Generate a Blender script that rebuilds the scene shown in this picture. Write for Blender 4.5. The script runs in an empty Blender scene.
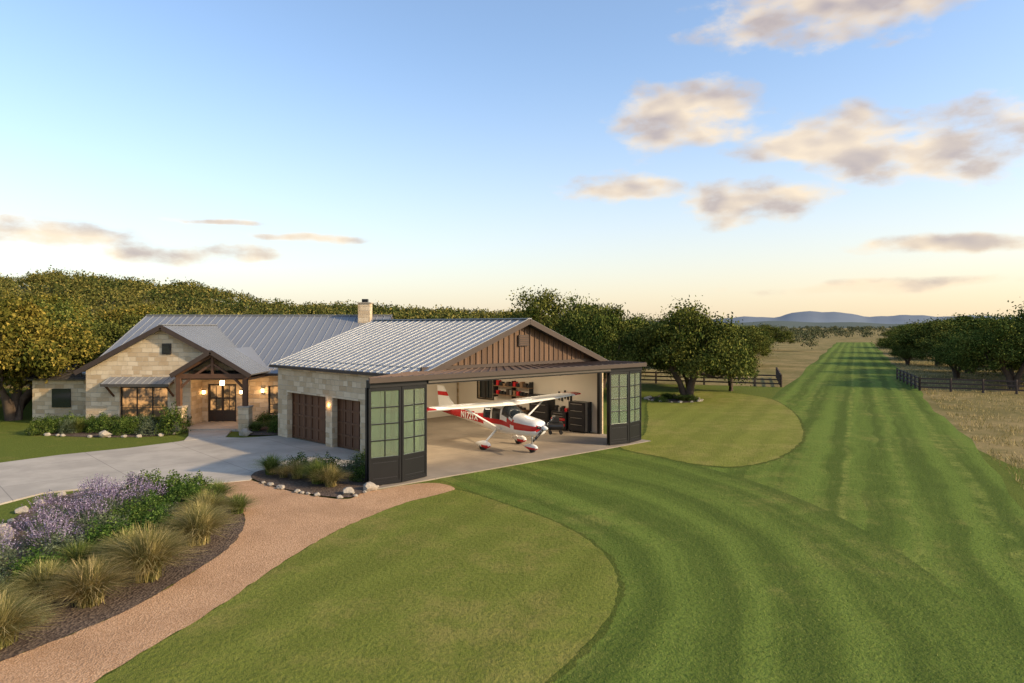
import bpy, math, random
import numpy as np
from mathutils import Vector, Matrix
random.seed(7); rng=np.random.default_rng(7)
scene=bpy.context.scene
COL=scene.collection
try:
    scene.view_settings.view_transform='Standard'; scene.view_settings.look='None'
    scene.view_settings.exposure=0
except Exception as e: print(e)

# ------------------------------------------------------------------ materials
def newmat(name):
    m=bpy.data.materials.new(name); m.use_nodes=True
    nt=m.node_tree; nt.nodes.clear()
    out=nt.nodes.new('ShaderNodeOutputMaterial')
    return m,nt,out
class N:
    def __init__(s,nt): s.nt=nt
    def node(s,t,**k):
        n=s.nt.nodes.new(t)
        for a,b in k.items(): setattr(n,a,b)
        return n
    def link(s,a,b): s.nt.links.new(a,b)
    def setin(s,sock,v):
        if hasattr(v,'is_linked') or isinstance(v,bpy.types.NodeSocket): s.link(v,sock)
        else: sock.default_value=v
    def math(s,op,a,b=None,c=None,clamp=False):
        n=s.node('ShaderNodeMath',operation=op); n.use_clamp=clamp
        s.setin(n.inputs[0],a)
        if b is not None: s.setin(n.inputs[1],b)
        if c is not None: s.setin(n.inputs[2],c)
        return n.outputs[0]
    def mix(s,f,a,b,blend='MIX'):
        n=s.node('ShaderNodeMix',data_type='RGBA',blend_type=blend)
        s.setin(n.inputs[0],f)
        for i,v in ((6,a),(7,b)):
            if isinstance(v,tuple): v=tuple(v)+(1,) if len(v)==3 else v
            s.setin(n.inputs[i],v)
        return n.outputs[2]
    def noise(s,vec,scale,detail=4,rough=.55,dist=0):
        n=s.node('ShaderNodeTexNoise'); 
        if vec is not None: s.link(vec,n.inputs['Vector'])
        n.inputs['Scale'].default_value=scale; n.inputs['Detail'].default_value=detail
        n.inputs['Roughness'].default_value=rough; n.inputs['Distortion'].default_value=dist
        return n.outputs[0]
    def ramp(s,f,lo,hi,smooth=True):
        n=s.node('ShaderNodeMapRange'); 
        if smooth: n.interpolation_type='SMOOTHSTEP'
        s.setin(n.inputs[0],f); n.inputs[1].default_value=lo; n.inputs[2].default_value=hi
        n.inputs[3].default_value=0; n.inputs[4].default_value=1
        return n.outputs[0]
    def comb(s,x,y,z=0.0):
        n=s.node('ShaderNodeCombineXYZ'); s.setin(n.inputs[0],x); s.setin(n.inputs[1],y); s.setin(n.inputs[2],z); return n.outputs[0]
    def sep(s,v):
        n=s.node('ShaderNodeSeparateXYZ'); s.link(v,n.inputs[0]); return n.outputs
    def bump(s,h,strength,dist):
        n=s.node('ShaderNodeBump'); n.inputs['Strength'].default_value=strength; n.inputs['Distance'].default_value=dist
        s.link(h,n.inputs['Height']); return n.outputs[0]
    def bsdf(s,col,rough=.7,metal=0,normal=None,spec=.4,out=None):
        b=s.node('ShaderNodeBsdfPrincipled'); 
        if isinstance(col,tuple): b.inputs['Base Color'].default_value=tuple(col)+(1,)
        else: s.link(col,b.inputs['Base Color'])
        s.setin(b.inputs['Roughness'],rough); b.inputs['Metallic'].default_value=metal
        b.inputs['Specular IOR Level'].default_value=spec
        if normal is not None: s.link(normal,b.inputs['Normal'])
        if out is not None: s.link(b.outputs[0],out.inputs[0])
        return b

def mat_basic(name,c,rough=.6,metal=0,var=.25,scale=3,spec=.4,bump=0,bscale=30,coord='Object'):
    m,nt,out=newmat(name); n=N(nt)
    tc=n.node('ShaderNodeTexCoord').outputs[coord]
    f=n.noise(tc,scale,3)
    col=n.mix(f,tuple(x*(1-var) for x in c),tuple(min(1,x*(1+var)) for x in c))
    nm=n.bump(n.noise(tc,bscale,3),.5,bump) if bump else None
    n.bsdf(col,rough,metal,nm,spec,out); return m

def mat_leaf(name,c1,c2,c3=None,trans=.3,nscale=.6):
    m,nt,out=newmat(name); n=N(nt)
    tc=n.node('ShaderNodeTexCoord').outputs['Object']
    g=n.node('ShaderNodeNewGeometry').outputs['Random Per Island']
    f=n.ramp(n.noise(tc,nscale,1),.35,.65)
    col=n.mix(f,c1,c2)
    if c3: col=n.mix(n.ramp(g,.6,1),col,c3)
    v=n.math('MULTIPLY_ADD',g,.8,.6)
    hsv=n.node('ShaderNodeHueSaturation'); n.link(col,hsv.inputs['Color']); n.link(v,hsv.inputs['Value'])
    oi=n.node('ShaderNodeObjectInfo').outputs['Random']
    n.link(n.math('MULTIPLY_ADD',oi,-.03,.515),hsv.inputs['Hue'])
    d=n.node('ShaderNodeBsdfDiffuse'); n.link(hsv.outputs[0],d.inputs[0])
    if trans<=0:
        n.link(d.outputs[0],out.inputs[0]); return m
    t=n.node('ShaderNodeBsdfTranslucent'); n.link(hsv.outputs[0],t.inputs[0])
    mx=n.node('ShaderNodeMixShader'); mx.inputs[0].default_value=trans
    n.link(d.outputs[0],mx.inputs[1]); n.link(t.outputs[0],mx.inputs[2]); n.link(mx.outputs[0],out.inputs[0])
    return m

RX,RY=.45,.893   # runway direction
def mat_grass(name,green,dry,dark,patch=.5,stripe=0.0,mode='lin',fine=1.0,sw=.9,tracks=()):
    m,nt,out=newmat(name); n=N(nt)
    t=n.node('ShaderNodeTexCoord'); tc=t.outputs['Object']
    big=n.noise(tc,.13,2,.6); mid=n.noise(tc,.9,4,.72); fin=n.noise(tc,9,2,.75); vf=n.noise(tc,42,1,.7)
    a=n.math('ADD',n.math('MULTIPLY',big,.5),n.math('MULTIPLY',mid,.5))
    f=n.ramp(a,.60-patch*.35,.68-patch*.10)
    col=n.mix(f,green,dry)
    if stripe>0:
        if mode=='lin':
            x,y,z=n.sep(tc)
            s0=n.math('SUBTRACT',n.math('MULTIPLY',x,RY),n.math('MULTIPLY',y,RX))
            l=n.math('ADD',n.math('MULTIPLY',x,RX),n.math('MULTIPLY',y,RY))
        else:
            x,y,z=n.sep(t.outputs['UV']); s0=x; l=y
        s=n.math('ADD',s0,n.math('MULTIPLY',n.noise(tc,.25,1),.9))
        st=n.noise(n.comb(s,n.math('MULTIPLY',l,.018)),sw,3,.7)
        sn=n.math('SINE',n.math('MULTIPLY',s,3.6))
        st=n.math('ADD',st,n.math('MULTIPLY',sn,.10))
        st=n.math('ADD',st,n.math('MULTIPLY',n.math('SUBTRACT',mid,.5),.22))
        lightg=tuple(min(1,g_*1.25+d_*.15) for g_,d_ in zip(green,dry))
        col=n.mix(n.math('MULTIPLY',n.ramp(st,.48,.68),stripe),col,lightg)
        col=n.mix(n.math('MULTIPLY',n.ramp(st,.52,.36),stripe*.9),col,dark)
        for c_,w_,k_ in tracks:
            g_=n.math('ABSOLUTE',n.math('SUBTRACT',n.math('ADD',s0,n.math('MULTIPLY',n.math('SUBTRACT',big,.5),.8)),c_))
            g_=n.math('MULTIPLY',n.ramp(g_,w_,w_*.2),n.ramp(mid,.38,.62))
            col=n.mix(n.math('MULTIPLY',g_,k_),col,tuple(min(1,c*1.6) for c in dry))
    col=n.mix(n.math('MULTIPLY',n.ramp(fin,.45,.72),.55*fine),col,dark)
    col=n.mix(n.math('MULTIPLY',n.ramp(vf,.48,.72),.5*fine),col,dry)
    nm=n.bump(n.math('ADD',n.math('MULTIPLY',vf,.4),fin),.9,.06)
    n.bsdf(col,.95,0,nm,.05,out); return m

def mat_stone(name):
    m,nt,out=newmat(name); n=N(nt)
    t=n.node('ShaderNodeTexCoord'); uv=t.outputs['UV']; ob=t.outputs['Object']
    wob=n.node('ShaderNodeVectorMath',operation='MULTIPLY_ADD')
    nz=n.node('ShaderNodeTexNoise'); n.link(uv,nz.inputs['Vector']); nz.inputs['Scale'].default_value=1.7
    n.link(nz.outputs['Color'],wob.inputs[0]); wob.inputs[1].default_value=(.16,.1,0); n.link(uv,wob.inputs[2])
    b=n.node('ShaderNodeTexBrick'); n.link(wob.outputs[0],b.inputs['Vector'])
    b.inputs['Scale'].default_value=1; b.inputs['Brick Width'].default_value=.62; b.inputs['Row Height'].default_value=.27
    b.inputs['Mortar Size'].default_value=.012; b.inputs['Mortar Smooth'].default_value=.3
    b.offset=.41; b.squash=.6; b.squash_frequency=3
    b.inputs['Color1'].default_value=(.70,.57,.39,1); b.inputs['Color2'].default_value=(.47,.34,.20,1); b.inputs['Mortar'].default_value=(.52,.44,.32,1)
    f=n.noise(ob,1.3,4,.6); f2=n.noise(ob,9,3,.7)
    col=n.mix(n.math('MULTIPLY',n.ramp(f,.45,.7),.35),b.outputs['Color'],(.40,.28,.16))
    col=n.mix(n.math('MULTIPLY',n.ramp(f2,.5,.8),.4),col,(.68,.58,.42))
    h=n.math('ADD',n.math('MULTIPLY',b.outputs['Fac'],-1),n.math('MULTIPLY',f2,.6))
    n.bsdf(col,.9,0,n.bump(h,.8,.03),.1,out); return m

def mat_planks(name,c,w=.14,axis=0,rough=.6):
    m,nt,out=newmat(name); n=N(nt)
    uv=n.node('ShaderNodeTexCoord').outputs['UV']; x,y,z=n.sep(uv)
    a,b=(x,y) if axis==0 else (y,x)
    idx=n.math('FLOOR',n.math('DIVIDE',a,w)); fr=n.math('FRACT',n.math('DIVIDE',a,w))
    wn=n.node('ShaderNodeTexWhiteNoise',noise_dimensions='1D'); n.link(idx,wn.inputs['W'])
    gr=n.noise(n.comb(n.math('MULTIPLY',a,14),n.math('ADD',b,n.math('MULTIPLY',idx,7.3))),1.5,4,.7)
    f=n.math('ADD',n.math('MULTIPLY',wn.outputs[0],.5),n.math('MULTIPLY',gr,.5))
    col=n.mix(f,tuple(v*.55 for v in c),tuple(v*1.5 for v in c))
    gap=n.math('LESS_THAN',fr,.05)
    col=n.mix(gap,col,(.01,.008,.006))
    n.bsdf(col,rough,0,n.bump(gr,.3,.01),.3,out); return m

def mat_emit(name,c,s):
    m,nt,out=newmat(name); n=N(nt)
    e=n.node('ShaderNodeEmission'); e.inputs[0].default_value=tuple(c)+(1,); e.inputs[1].default_value=s
    n.link(e.outputs[0],out.inputs[0]); return m

def mat_litwindow(name,s=.8):
    m,nt,out=newmat(name); n=N(nt)
    uv=n.node('ShaderNodeTexCoord').outputs['UV']
    f=n.noise(uv,1.6,3,.6)
    col=n.mix(n.ramp(f,.42,.68),(.05,.035,.02),(1,.5,.17))
    b=n.bsdf((.02,.02,.02),.08,0,None,.6)
    n.link(col,b.inputs['Emission Color']); b.inputs['Emission Strength'].default_value=s
    n.link(b.outputs[0],out.inputs[0]); return m

def mat_glass(name,tint=(.78,.88,.78)):
    m,nt,out=newmat(name); n=N(nt)
    t=n.node('ShaderNodeBsdfTransparent'); t.inputs[0].default_value=tuple(tint)+(1,)
    g=n.node('ShaderNodeBsdfGlossy'); g.inputs['Roughness'].default_value=.05; g.inputs[0].default_value=(.85,.92,.85,1)
    d=n.node('ShaderNodeBsdfDiffuse'); d.inputs[0].default_value=(.36,.41,.33,1)
    m1=n.node('ShaderNodeMixShader'); m1.inputs[0].default_value=.24
    n.link(t.outputs[0],m1.inputs[1]); n.link(d.outputs[0],m1.inputs[2])
    mx=n.node('ShaderNodeMixShader'); mx.inputs[0].default_value=.25
    n.link(m1.outputs[0],mx.inputs[1]); n.link(g.outputs[0],mx.inputs[2]); n.link(mx.outputs[0],out.inputs[0]); return m

def mat_gravel(name,c1,c2,scale=28,bump=.03):
    m,nt,out=newmat(name); n=N(nt)
    tc=n.node('ShaderNodeTexCoord').outputs['Object']
    v=n.node('ShaderNodeTexVoronoi'); n.link(tc,v.inputs['Vector']); v.inputs['Scale'].default_value=scale
    big=n.noise(tc,.5,4,.6); fi=n.noise(tc,9,4,.7)
    sx=n.sep(v.outputs['Color'])
    col=n.mix(sx[0],c1,c2)
    col=n.mix(n.math('MULTIPLY',n.ramp(big,.4,.65),.35),col,tuple(x*.66 for x in c1))
    col=n.mix(n.math('MULTIPLY',n.ramp(fi,.5,.75),.4),col,tuple(x*.6 for x in c1))
    n.bsdf(col,.95,0,n.bump(n.math('ADD',v.outputs[0],fi),.6,bump),.1,out); return m

def mat_concrete(name,c,joint=4.0):
    m,nt,out=newmat(name); n=N(nt)
    tc=n.node('ShaderNodeTexCoord').outputs['Object']; x,y,z=n.sep(tc)
    a=n.math('ADD',n.math('MULTIPLY',x,.72),n.math('MULTIPLY',y,.694)); b=n.math('SUBTRACT',n.math('MULTIPLY',y,.72),n.math('MULTIPLY',x,.694))
    ja=n.math('LESS_THAN',n.math('FRACT',n.math('DIVIDE',a,joint)),.008); jb=n.math('LESS_THAN',n.math('FRACT',n.math('DIVIDE',b,joint)),.008)
    j=n.math('MAXIMUM',ja,jb)
    f=n.noise(tc,.5,5,.65); f2=n.noise(tc,12,3,.7)
    col=n.mix(n.ramp(f,.35,.68),tuple(v*.76 for v in c),c)
    col=n.mix(n.math('MULTIPLY',f2,.3),col,tuple(v*.72 for v in c))
    col=n.mix(n.math('MULTIPLY',j,.6),col,(.14,.13,.11))
    n.bsdf(col,.8,0,n.bump(f2,.2,.01),.2,out); return m

M={}
M['stone']=mat_stone('limestone_masonry')
M['roof']=mat_basic('standing_seam_metal',(.235,.24,.245),.45,.3,.14,.35,.5)
M['seam']=mat_basic('seam_metal',(.34,.35,.35),.4,.35,.1,.35,.5)
M['roofdark']=mat_basic('bronze_metal',(.10,.085,.07),.5,.4,.15,.6)
M['canopy']=mat_basic('canopy_metal',(.15,.10,.07),.65,.05,.15,.6,.2)
M['black']=mat_basic('black_steel',(.012,.012,.013),.42,.3,.2,2)
M['batten']=mat_planks('brown_board_siding',(.125,.072,.040),.2,0,.7)
M['battenb']=mat_basic('batten_strip',(.09,.053,.032),.7,0,.3,3)
M['fascia']=mat_basic('fascia_brown',(.055,.036,.025),.6,0,.2,3)
M['beam']=mat_basic('timber_beam',(.11,.052,.025),.7,0,.35,4)
M['garage']=mat_planks('garage_door_wood',(.135,.062,.03),.16,0,.55)
M['drywall']=mat_basic('interior_wall',(.66,.59,.48),.85,0,.06,1)
M['ceil']=mat_basic('interior_ceiling',(.45,.41,.35),.85,0,.06,1)
M['glass']=mat_glass('door_glass')
M['winlit']=mat_litwindow('lit_window',.8)
M['windark']=mat_basic('dark_window',(.015,.02,.022),.08,0,.2,2,.8)
M['frame']=mat_basic('window_frame',(.035,.025,.018),.5,0,.2,3)
M['lamp']=mat_emit('lamp_glow',(1,.62,.28),12)
M['tube']=mat_emit('ceiling_light',(1,.86,.66),8)
M['drive']=mat_concrete('driveway_concrete',(.47,.415,.335))
M['slab']=mat_concrete('hangar_slab',(.34,.28,.21),4.2)
M['path']=mat_gravel('crushed_granite',(.41,.232,.118),(.56,.35,.20))
M['mulch']=mat_gravel('mulch',(.085,.06,.045),(.17,.125,.09),16,.06)
M['rock']=mat_basic('limestone_rock',(.36,.31,.24),.9,0,.35,3,.2,.05,6)
M['bark']=mat_basic('oak_bark',(.085,.062,.045),.95,0,.45,5,.1,.05,12)
M['fence']=mat_basic('fence_wood',(.06,.04,.03),.8,0,.3,3)
M['white']=mat_basic('white_paint',(.80,.79,.76),.28,0,.04,1,.5)
M['red']=mat_basic('red_paint',(.50,.018,.022),.25,0,.08,1,.5)
M['rubber']=mat_basic('rubber',(.02,.02,.02),.8)
M['chrome']=mat_basic('metal',(.5,.5,.5),.3,.9)
M['cockpit']=mat_basic('cockpit_glass',(.02,.028,.035),.06,0,.2,2,.9)
M['tool']=mat_basic('tool_cabinet_black',(.02,.02,.022),.35)
M['bench']=mat_basic('bench_wood',(.25,.15,.08),.6)
M['oak']=mat_leaf('oak_foliage',(.055,.080,.017),(.095,.110,.024),(.15,.15,.036),0,.5)
M['oakgold']=mat_leaf('oak_foliage_sun_tint',(.085,.092,.017),(.16,.135,.024),(.24,.18,.036),0,.4)  # oak leaf copy with yellow sunlight put into the colour
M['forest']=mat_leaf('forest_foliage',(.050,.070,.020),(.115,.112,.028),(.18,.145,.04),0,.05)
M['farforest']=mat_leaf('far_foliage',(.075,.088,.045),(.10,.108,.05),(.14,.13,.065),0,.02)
M['shrub']=mat_leaf('shrub_leaf',(.045,.085,.018),(.08,.13,.025),(.14,.18,.04),.2,1.5)
M['shrubgrey']=mat_leaf('sage_leaf',(.09,.12,.06),(.14,.165,.09),(.18,.2,.12),.2,1.5)
M['lav']=mat_leaf('lavender_flower',(.17,.13,.20),(.26,.21,.28),(.33,.28,.35),0,2)
M['tuft']=mat_leaf('grass_blade',(.20,.19,.06),(.35,.29,.10),(.52,.42,.18),.3,2)
M['tuftg']=mat_leaf('green_blade',(.10,.145,.03),(.16,.19,.045),(.25,.25,.08),.2,2)
M['field']=mat_grass('dry_field',(.15,.13,.045),(.31,.23,.10),(.085,.080,.028),.6,0,fine=1.0)
M['lawn']=mat_grass('lawn_grass',(.115,.145,.024),(.18,.17,.042),(.06,.08,.014),.3,0)
M['lawn1']=mat_grass('lawn_dryer',(.145,.168,.028),(.235,.205,.055),(.078,.095,.016),.45,.25,'lin',1,.5)
M['lawn2']=mat_grass('oval_lawn',(.175,.192,.032),(.27,.235,.065),(.095,.11,.018),.42,.25,'lin',1,.5)
M['run']=mat_grass('runway_grass',(.105,.155,.025),(.18,.19,.044),(.058,.090,.015),.30,.75,tracks=((-.36,.2,.55),(-3.4,.3,.3),(1.6,.25,.35),(3.9,.35,.45)))
M['swath']=mat_grass('taxi_grass',(.105,.150,.025),(.185,.188,.046),(.055,.086,.015),.30,.7,'uv')
M['edge']=mat_grass('edge_grass',(.075,.10,.017),(.13,.13,.03),(.05,.062,.012),.3,0)

# ------------------------------------------------------------------ mesh helpers
def empty(name,loc=(0,0,0),rot=(0,0,0),scale=1):
    o=bpy.data.objects.new(name,None); COL.objects.link(o); o.location=loc; o.rotation_euler=rot; o.scale=(scale,)*3
    o.empty_display_size=.3
    return o
def link(me,name,parent=None,loc=(0,0,0),rot=(0,0,0),scale=(1,1,1)):
    o=bpy.data.objects.new(name,me); COL.objects.link(o); o.location=loc; o.rotation_euler=rot
    o.scale=scale if not isinstance(scale,(int,float)) else (scale,)*3
    if parent: o.parent=parent
    return o
class MB:
    def __init__(s): s.v=[]; s.f=[]; s.m=[]; s.mats=[]
    def mi(s,mat):
        if mat not in s.mats: s.mats.append(mat)
        return s.mats.index(mat)
    def face(s,pts,mat):
        b=len(s.v); s.v+= [tuple(p) for p in pts]; s.f.append(tuple(range(b,b+len(pts)))); s.m.append(s.mi(mat))
    def hexa(s,b4,t4,mat):
        b=len(s.v); s.v+=[tuple(p) for p in b4]+[tuple(p) for p in t4]
        for q in ((3,2,1,0),(4,5,6,7),(0,1,5,4),(1,2,6,5),(2,3,7,6),(3,0,4,7)):
            s.f.append(tuple(b+i for i in q)); s.m.append(s.mi(mat))
    def wbox(s,p0,p1,w,z0,z1,mat,off=0.0):
        d=Vector((p1[0]-p0[0],p1[1]-p0[1])); L=d.length; d/=L; r=Vector((d.y,-d.x))
        a=Vector(p0[:2]); b=Vector(p1[:2]); l=off-w/2; h=off+w/2
        q=[a+r*h,b+r*h,b+r*l,a+r*l]
        s.hexa([(p.x,p.y,z0) for p in q],[(p.x,p.y,z1) for p in q],mat)
    def beam(s,a,b,w,h,mat):
        a=Vector(a); b=Vector(b); d=(b-a).normalized()
        up=Vector((0,0,1)) if abs(d.z)<.95 else Vector((0,1,0))
        r=d.cross(up).normalized(); u=r.cross(d).normalized()
        def q(p): return [p-r*w/2-u*h/2,p+r*w/2-u*h/2,p+r*w/2+u*h/2,p-r*w/2+u*h/2]
        s.hexa(q(a),q(b),mat)
    def box(s,c,sz,mat,ang=0):
        ca,sa=math.cos(ang),math.sin(ang)
        q=[]
        for dx,dy in ((-1,-1),(1,-1),(1,1),(-1,1)):
            x=dx*sz[0]/2; y=dy*sz[1]/2; q.append((c[0]+x*ca-y*sa,c[1]+x*sa+y*ca))
        s.hexa([(x,y,c[2]-sz[2]/2) for x,y in q],[(x,y,c[2]+sz[2]/2) for x,y in q],mat)
    def tube(s,pts,rad,mat,seg=8,cap=True):
        pts=[Vector(p) for p in pts]; rings=[]
        for i,p in enumerate(pts):
            d=(pts[min(i+1,len(pts)-1)]-pts[max(i-1,0)]).normalized()
            up=Vector((0,0,1)) if abs(d.z)<.9 else Vector((1,0,0))
            r=d.cross(up).normalized(); u=r.cross(d).normalized()
            b=len(s.v)
            for k in range(seg):
                t=2*math.pi*k/seg; s.v.append(tuple(p+(r*math.cos(t)+u*math.sin(t))*rad[i]))
            rings.append(b)
        for i in range(len(rings)-1):
            for k in range(seg):
                k2=(k+1)%seg
                s.f.append((rings[i]+k,rings[i+1]+k,rings[i+1]+k2,rings[i]+k2)); s.m.append(s.mi(mat))
        if cap:
            for b in (rings[0],rings[-1]):
                s.f.append(tuple(range(b,b+seg))); s.m.append(s.mi(mat))
    def loft(s,rings,matf,cap=True):
        bs=[]
        for r in rings:
            bs.append(len(s.v)); s.v+=[tuple(p) for p in r]
        n=len(rings[0])
        for i in range(len(rings)-1):
            for k in range(n):
                k2=(k+1)%n
                idx=(bs[i]+k,bs[i]+k2,bs[i+1]+k2,bs[i+1]+k)
                c=sum((Vector(s.v[j]) for j in idx),Vector())/4
                s.f.append(idx); s.m.append(s.mi(matf(c)))
        if cap:
            for i,b in ((0,bs[0]),(-1,bs[-1])):
                s.f.append(tuple(range(b,b+n))); s.m.append(s.mi(matf(Vector(rings[i][0]))))
    def build(s,name,parent=None,smooth=False,bevel=0):
        me=bpy.data.meshes.new(name); me.from_pydata(s.v,[],s.f)
        for m in s.mats: me.materials.append(m)
        me.polygons.foreach_set('material_index',s.m)
        uv=me.uv_layers.new(name='UVMap')
        import bmesh
        bm=bmesh.new(); bm.from_mesh(me); bmesh.ops.recalc_face_normals(bm,faces=bm.faces); bm.to_mesh(me); bm.free()
        for p in me.polygons:
            nn=p.normal
            for li in p.loop_indices:
                co=me.vertices[me.loops[li].vertex_index].co
                if abs(nn.z)>.75: uv_=(co.x,co.y)
                else:
                    t=Vector((-nn.y,nn.x)).normalized(); uv_=(co.x*t.x+co.y*t.y,co.z)
                me.uv_layers[0].data[li].uv=uv_
        if smooth: me.polygons.foreach_set('use_smooth',[True]*len(me.polygons))
        o=link(me,name,parent)
        if bevel:
            b=o.modifiers.new('b','BEVEL'); b.width=bevel; b.segments=2; b.limit_method='ANGLE'
        return o

def np_mesh(name,V,F,mats,mi=None,smooth=False):
    me=bpy.data.meshes.new(name); V=np.asarray(V,np.float32); F=np.asarray(F,np.int32)
    nf,k=F.shape
    me.vertices.add(len(V)); me.vertices.foreach_set('co',V.ravel())
    me.loops.add(nf*k); me.loops.foreach_set('vertex_index',F.ravel())
    me.polygons.add(nf); me.polygons.foreach_set('loop_start',np.arange(nf,dtype=np.int32)*k)
    for m in mats: me.materials.append(m)
    if mi is not None: me.polygons.foreach_set('material_index',np.asarray(mi,np.int32))
    if smooth: me.polygons.foreach_set('use_smooth',np.ones(nf,bool))
    me.update(calc_edges=True); me.validate()
    return me

def catmull(pts,n=6,closed=True):
    out=[]; L=len(pts)
    rngi=range(L) if closed else range(L-1)
    for i in rngi:
        if closed: p=[pts[(i+k-1)%L] for k in range(4)]
        else: p=[pts[max(0,min(L-1,i+k-1))] for k in range(4)]
        p=[Vector(q) for q in p]
        for j in range(n):
            t=j/n
            q=.5*((2*p[1])+(p[2]-p[0])*t+(2*p[0]-5*p[1]+4*p[2]-p[3])*t*t+(3*p[1]-p[0]-3*p[2]+p[3])*t**3)
            out.append((q.x,q.y))
    if not closed: out.append(tuple(pts[-1]))
    return out
def rough_edge(pts,amp):
    out=[]
    for i,p in enumerate(pts):
        q=pts[(i+1)%len(pts)]; L=math.hypot(q[0]-p[0],q[1]-p[1]); k=max(1,min(14,int(L/.18)))
        for j in range(k):
            t=j/k; out.append((p[0]+(q[0]-p[0])*t+random.uniform(-amp,amp),p[1]+(q[1]-p[1])*t+random.uniform(-amp,amp)))
    return out
def sheet(name,pts,z,mat,smooth=True,n=6,parent=None,rough=0):
    if smooth: pts=catmull(pts,n)
    if rough: pts=rough_edge(pts,rough)
    mb=MB(); mb.face([(x,y,z) for x,y in pts],mat)
    return mb.build(name,parent)
def slab(name,pts,z0,z1,mat,smooth=False,n=6,parent=None):
    if smooth: pts=catmull(pts,n)
    mb=MB(); mb.face([(x,y,z1) for x,y in pts],mat)
    for i in range(len(pts)):
        a=pts[i]; b=pts[(i+1)%len(pts)]
        mb.face([(a[0],a[1],z0),(b[0],b[1],z0),(b[0],b[1],z1),(a[0],a[1],z1)],mat)
    return mb.build(name,parent)

# ------------------------------------------------------------------ ground
sheet('ground',[(-7000,-400),(7000,-400),(7000,9000),(-7000,9000)],0,M['field'],False)
sheet('lawn',[(-70,-10),(22,-10),(22,30),(36,62),(27,68),(12,72),(-20,75),(-60,62),(-75,40)],.004,M['lawn'])
def rw(off,y): return (.5037*y+off,y)
rl=[rw(-7,-8)]+[rw(5.9+.25*math.sin(y*.21)+.15*math.sin(y*.73),y) for y in range(-8,246,3)]+[rw(-7+.25*math.sin(y*.17),y) for y in range(245,-8,-4)]
sheet('runway',rl,.008,M['run'],False)
inner=catmull([(-3,27.5),(-1.6,25.6),(-.2,23.7),(1.6,21.2),(2.6,18.4),(2.55,16),(1.8,13.9),(.6,11.8),(-.9,9.7),(-3,7)],6,False)
outer=catmull([(3.5,36),(5.6,34.2),(7.6,31),(9.4,27.5),(10.4,23.5),(10.6,19.5),(10.2,15.5),(9.2,11),(7.8,7),(6,3)],6,False)
me=bpy.data.meshes.new('mown_swath'); V=[];F=[];UV=[]
K=8
L=0;prev=None
for i,(a,b) in enumerate(zip(inner,outer)):
    mid=Vector(((a[0]+b[0])/2,(a[1]+b[1])/2))
    if prev is not None: L+=(mid-prev).length
    prev=mid
    for k in range(K+1):
        t=k/K; V.append((a[0]*(1-t)+b[0]*t,a[1]*(1-t)+b[1]*t,.012)); UV.append((t*8,L))
for i in range(len(inner)-1):
    for k in range(K):
        q=i*(K+1)+k; F.append((q,q+1,q+K+2,q+K+1))
me.from_pydata(V,[],F); me.materials.append(M['swath']); uvl=me.uv_layers.new(name='UVMap')
for l in me.loops: uvl.data[l.index].uv=UV[l.vertex_index]
link(me,'mown_grass_swath')
lawn1=[(-2.15,25.7),(-.42,23.8),(1.49,21.2),(2.5,18.4),(2.48,16),(1.79,13.9),(.57,11.8),(-.88,9.7),(-4,6),(-9,7),(-8.2,10.2),(-7.22,11.83),(-6.99,12.83),(-6.46,14.86),(-5.99,17.65),(-5.2,20.66),(-3.86,23.5),(-2.96,24.7)]
sheet('front_lawn',lawn1,.020,M['lawn1'],rough=.03)
def grow(pts,d):
    c=Vector((sum(p[0] for p in pts)/len(pts),sum(p[1] for p in pts)/len(pts))); out=[]
    for p in pts:
        v=Vector(p)-c; out.append(tuple(c+v*(1+d/v.length)))
    return out
sheet('lawn_edge_band',grow(lawn1,.13),.016,M['edge'],rough=.06)
lawn2=[(5.49,34.7),(6.95,32.1),(8.33,30.25),(10.2,30),(13,32.6),(16.4,38.5),(20,48.7),(21.6,58),(19.2,63.2),(15.5,63.2),(11.4,56.5),(8.9,44.6),(7.4,38.4)]
sheet('oval_lawn_edge',grow(lawn2,.2),.016,M['edge'],rough=.07)
sheet('oval_lawn',lawn2,.020,M['lawn2'],rough=.05)
pathp=[(-2.15,25.8),(-2.96,24.6),(-3.86,23.5),(-5.2,20.66),(-5.99,17.65),(-6.46,14.86),(-6.99,12.83),(-7.22,11.83),(-7.6,9.6),(-8.4,7),(-12,7),(-10.2,10.6),(-9.39,12.53),(-8.9,13.44),(-8.31,14.86),(-7.99,16.94),(-7.89,19.25),(-8.49,21.7),(-9.92,24.2),(-12,26.2),(-11.6,27.6),(-10.3,27.1),(-7.78,25.06),(-5.92,24.2),(-5.35,25.3),(-3.3,26.7)]
sheet('gravel_path',pathp,.028,M['path'],rough=.03)
bedp=[(-10.4,10.6),(-9.39,12.53),(-8.9,13.44),(-8.31,14.86),(-7.99,16.94),(-7.89,19.25),(-8.49,21.7),(-9.92,24.2),(-12,26.1),(-13.9,26.0),(-15.7,25.6),(-16.4,24.2),(-16.05,22.3),(-15.5,20.66),(-15.1,18),(-13.2,14)]
sheet('planting_bed',bedp,.032,M['mulch'],rough=.03)
drive=[(-40,14),(-40,30),(-26.5,28.5),(-22.8,30.5),(-21.4,32.3),(-19.1,34.2),(-17.6,36.0),(-16.9,37.6),(-14.7,37.2),(-12.9,38.0),(-4.3,30.4),(-5.0,28.6),(-6.9,29.5),(-9.3,30),(-10.5,28.8),(-10.4,27.1),(-12,26.3),(-13.9,26.1),(-15.7,26),(-17.2,25.0),(-18,22),(-22,14)]
slab('driveway',drive,0,.06,M['drive'])
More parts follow.
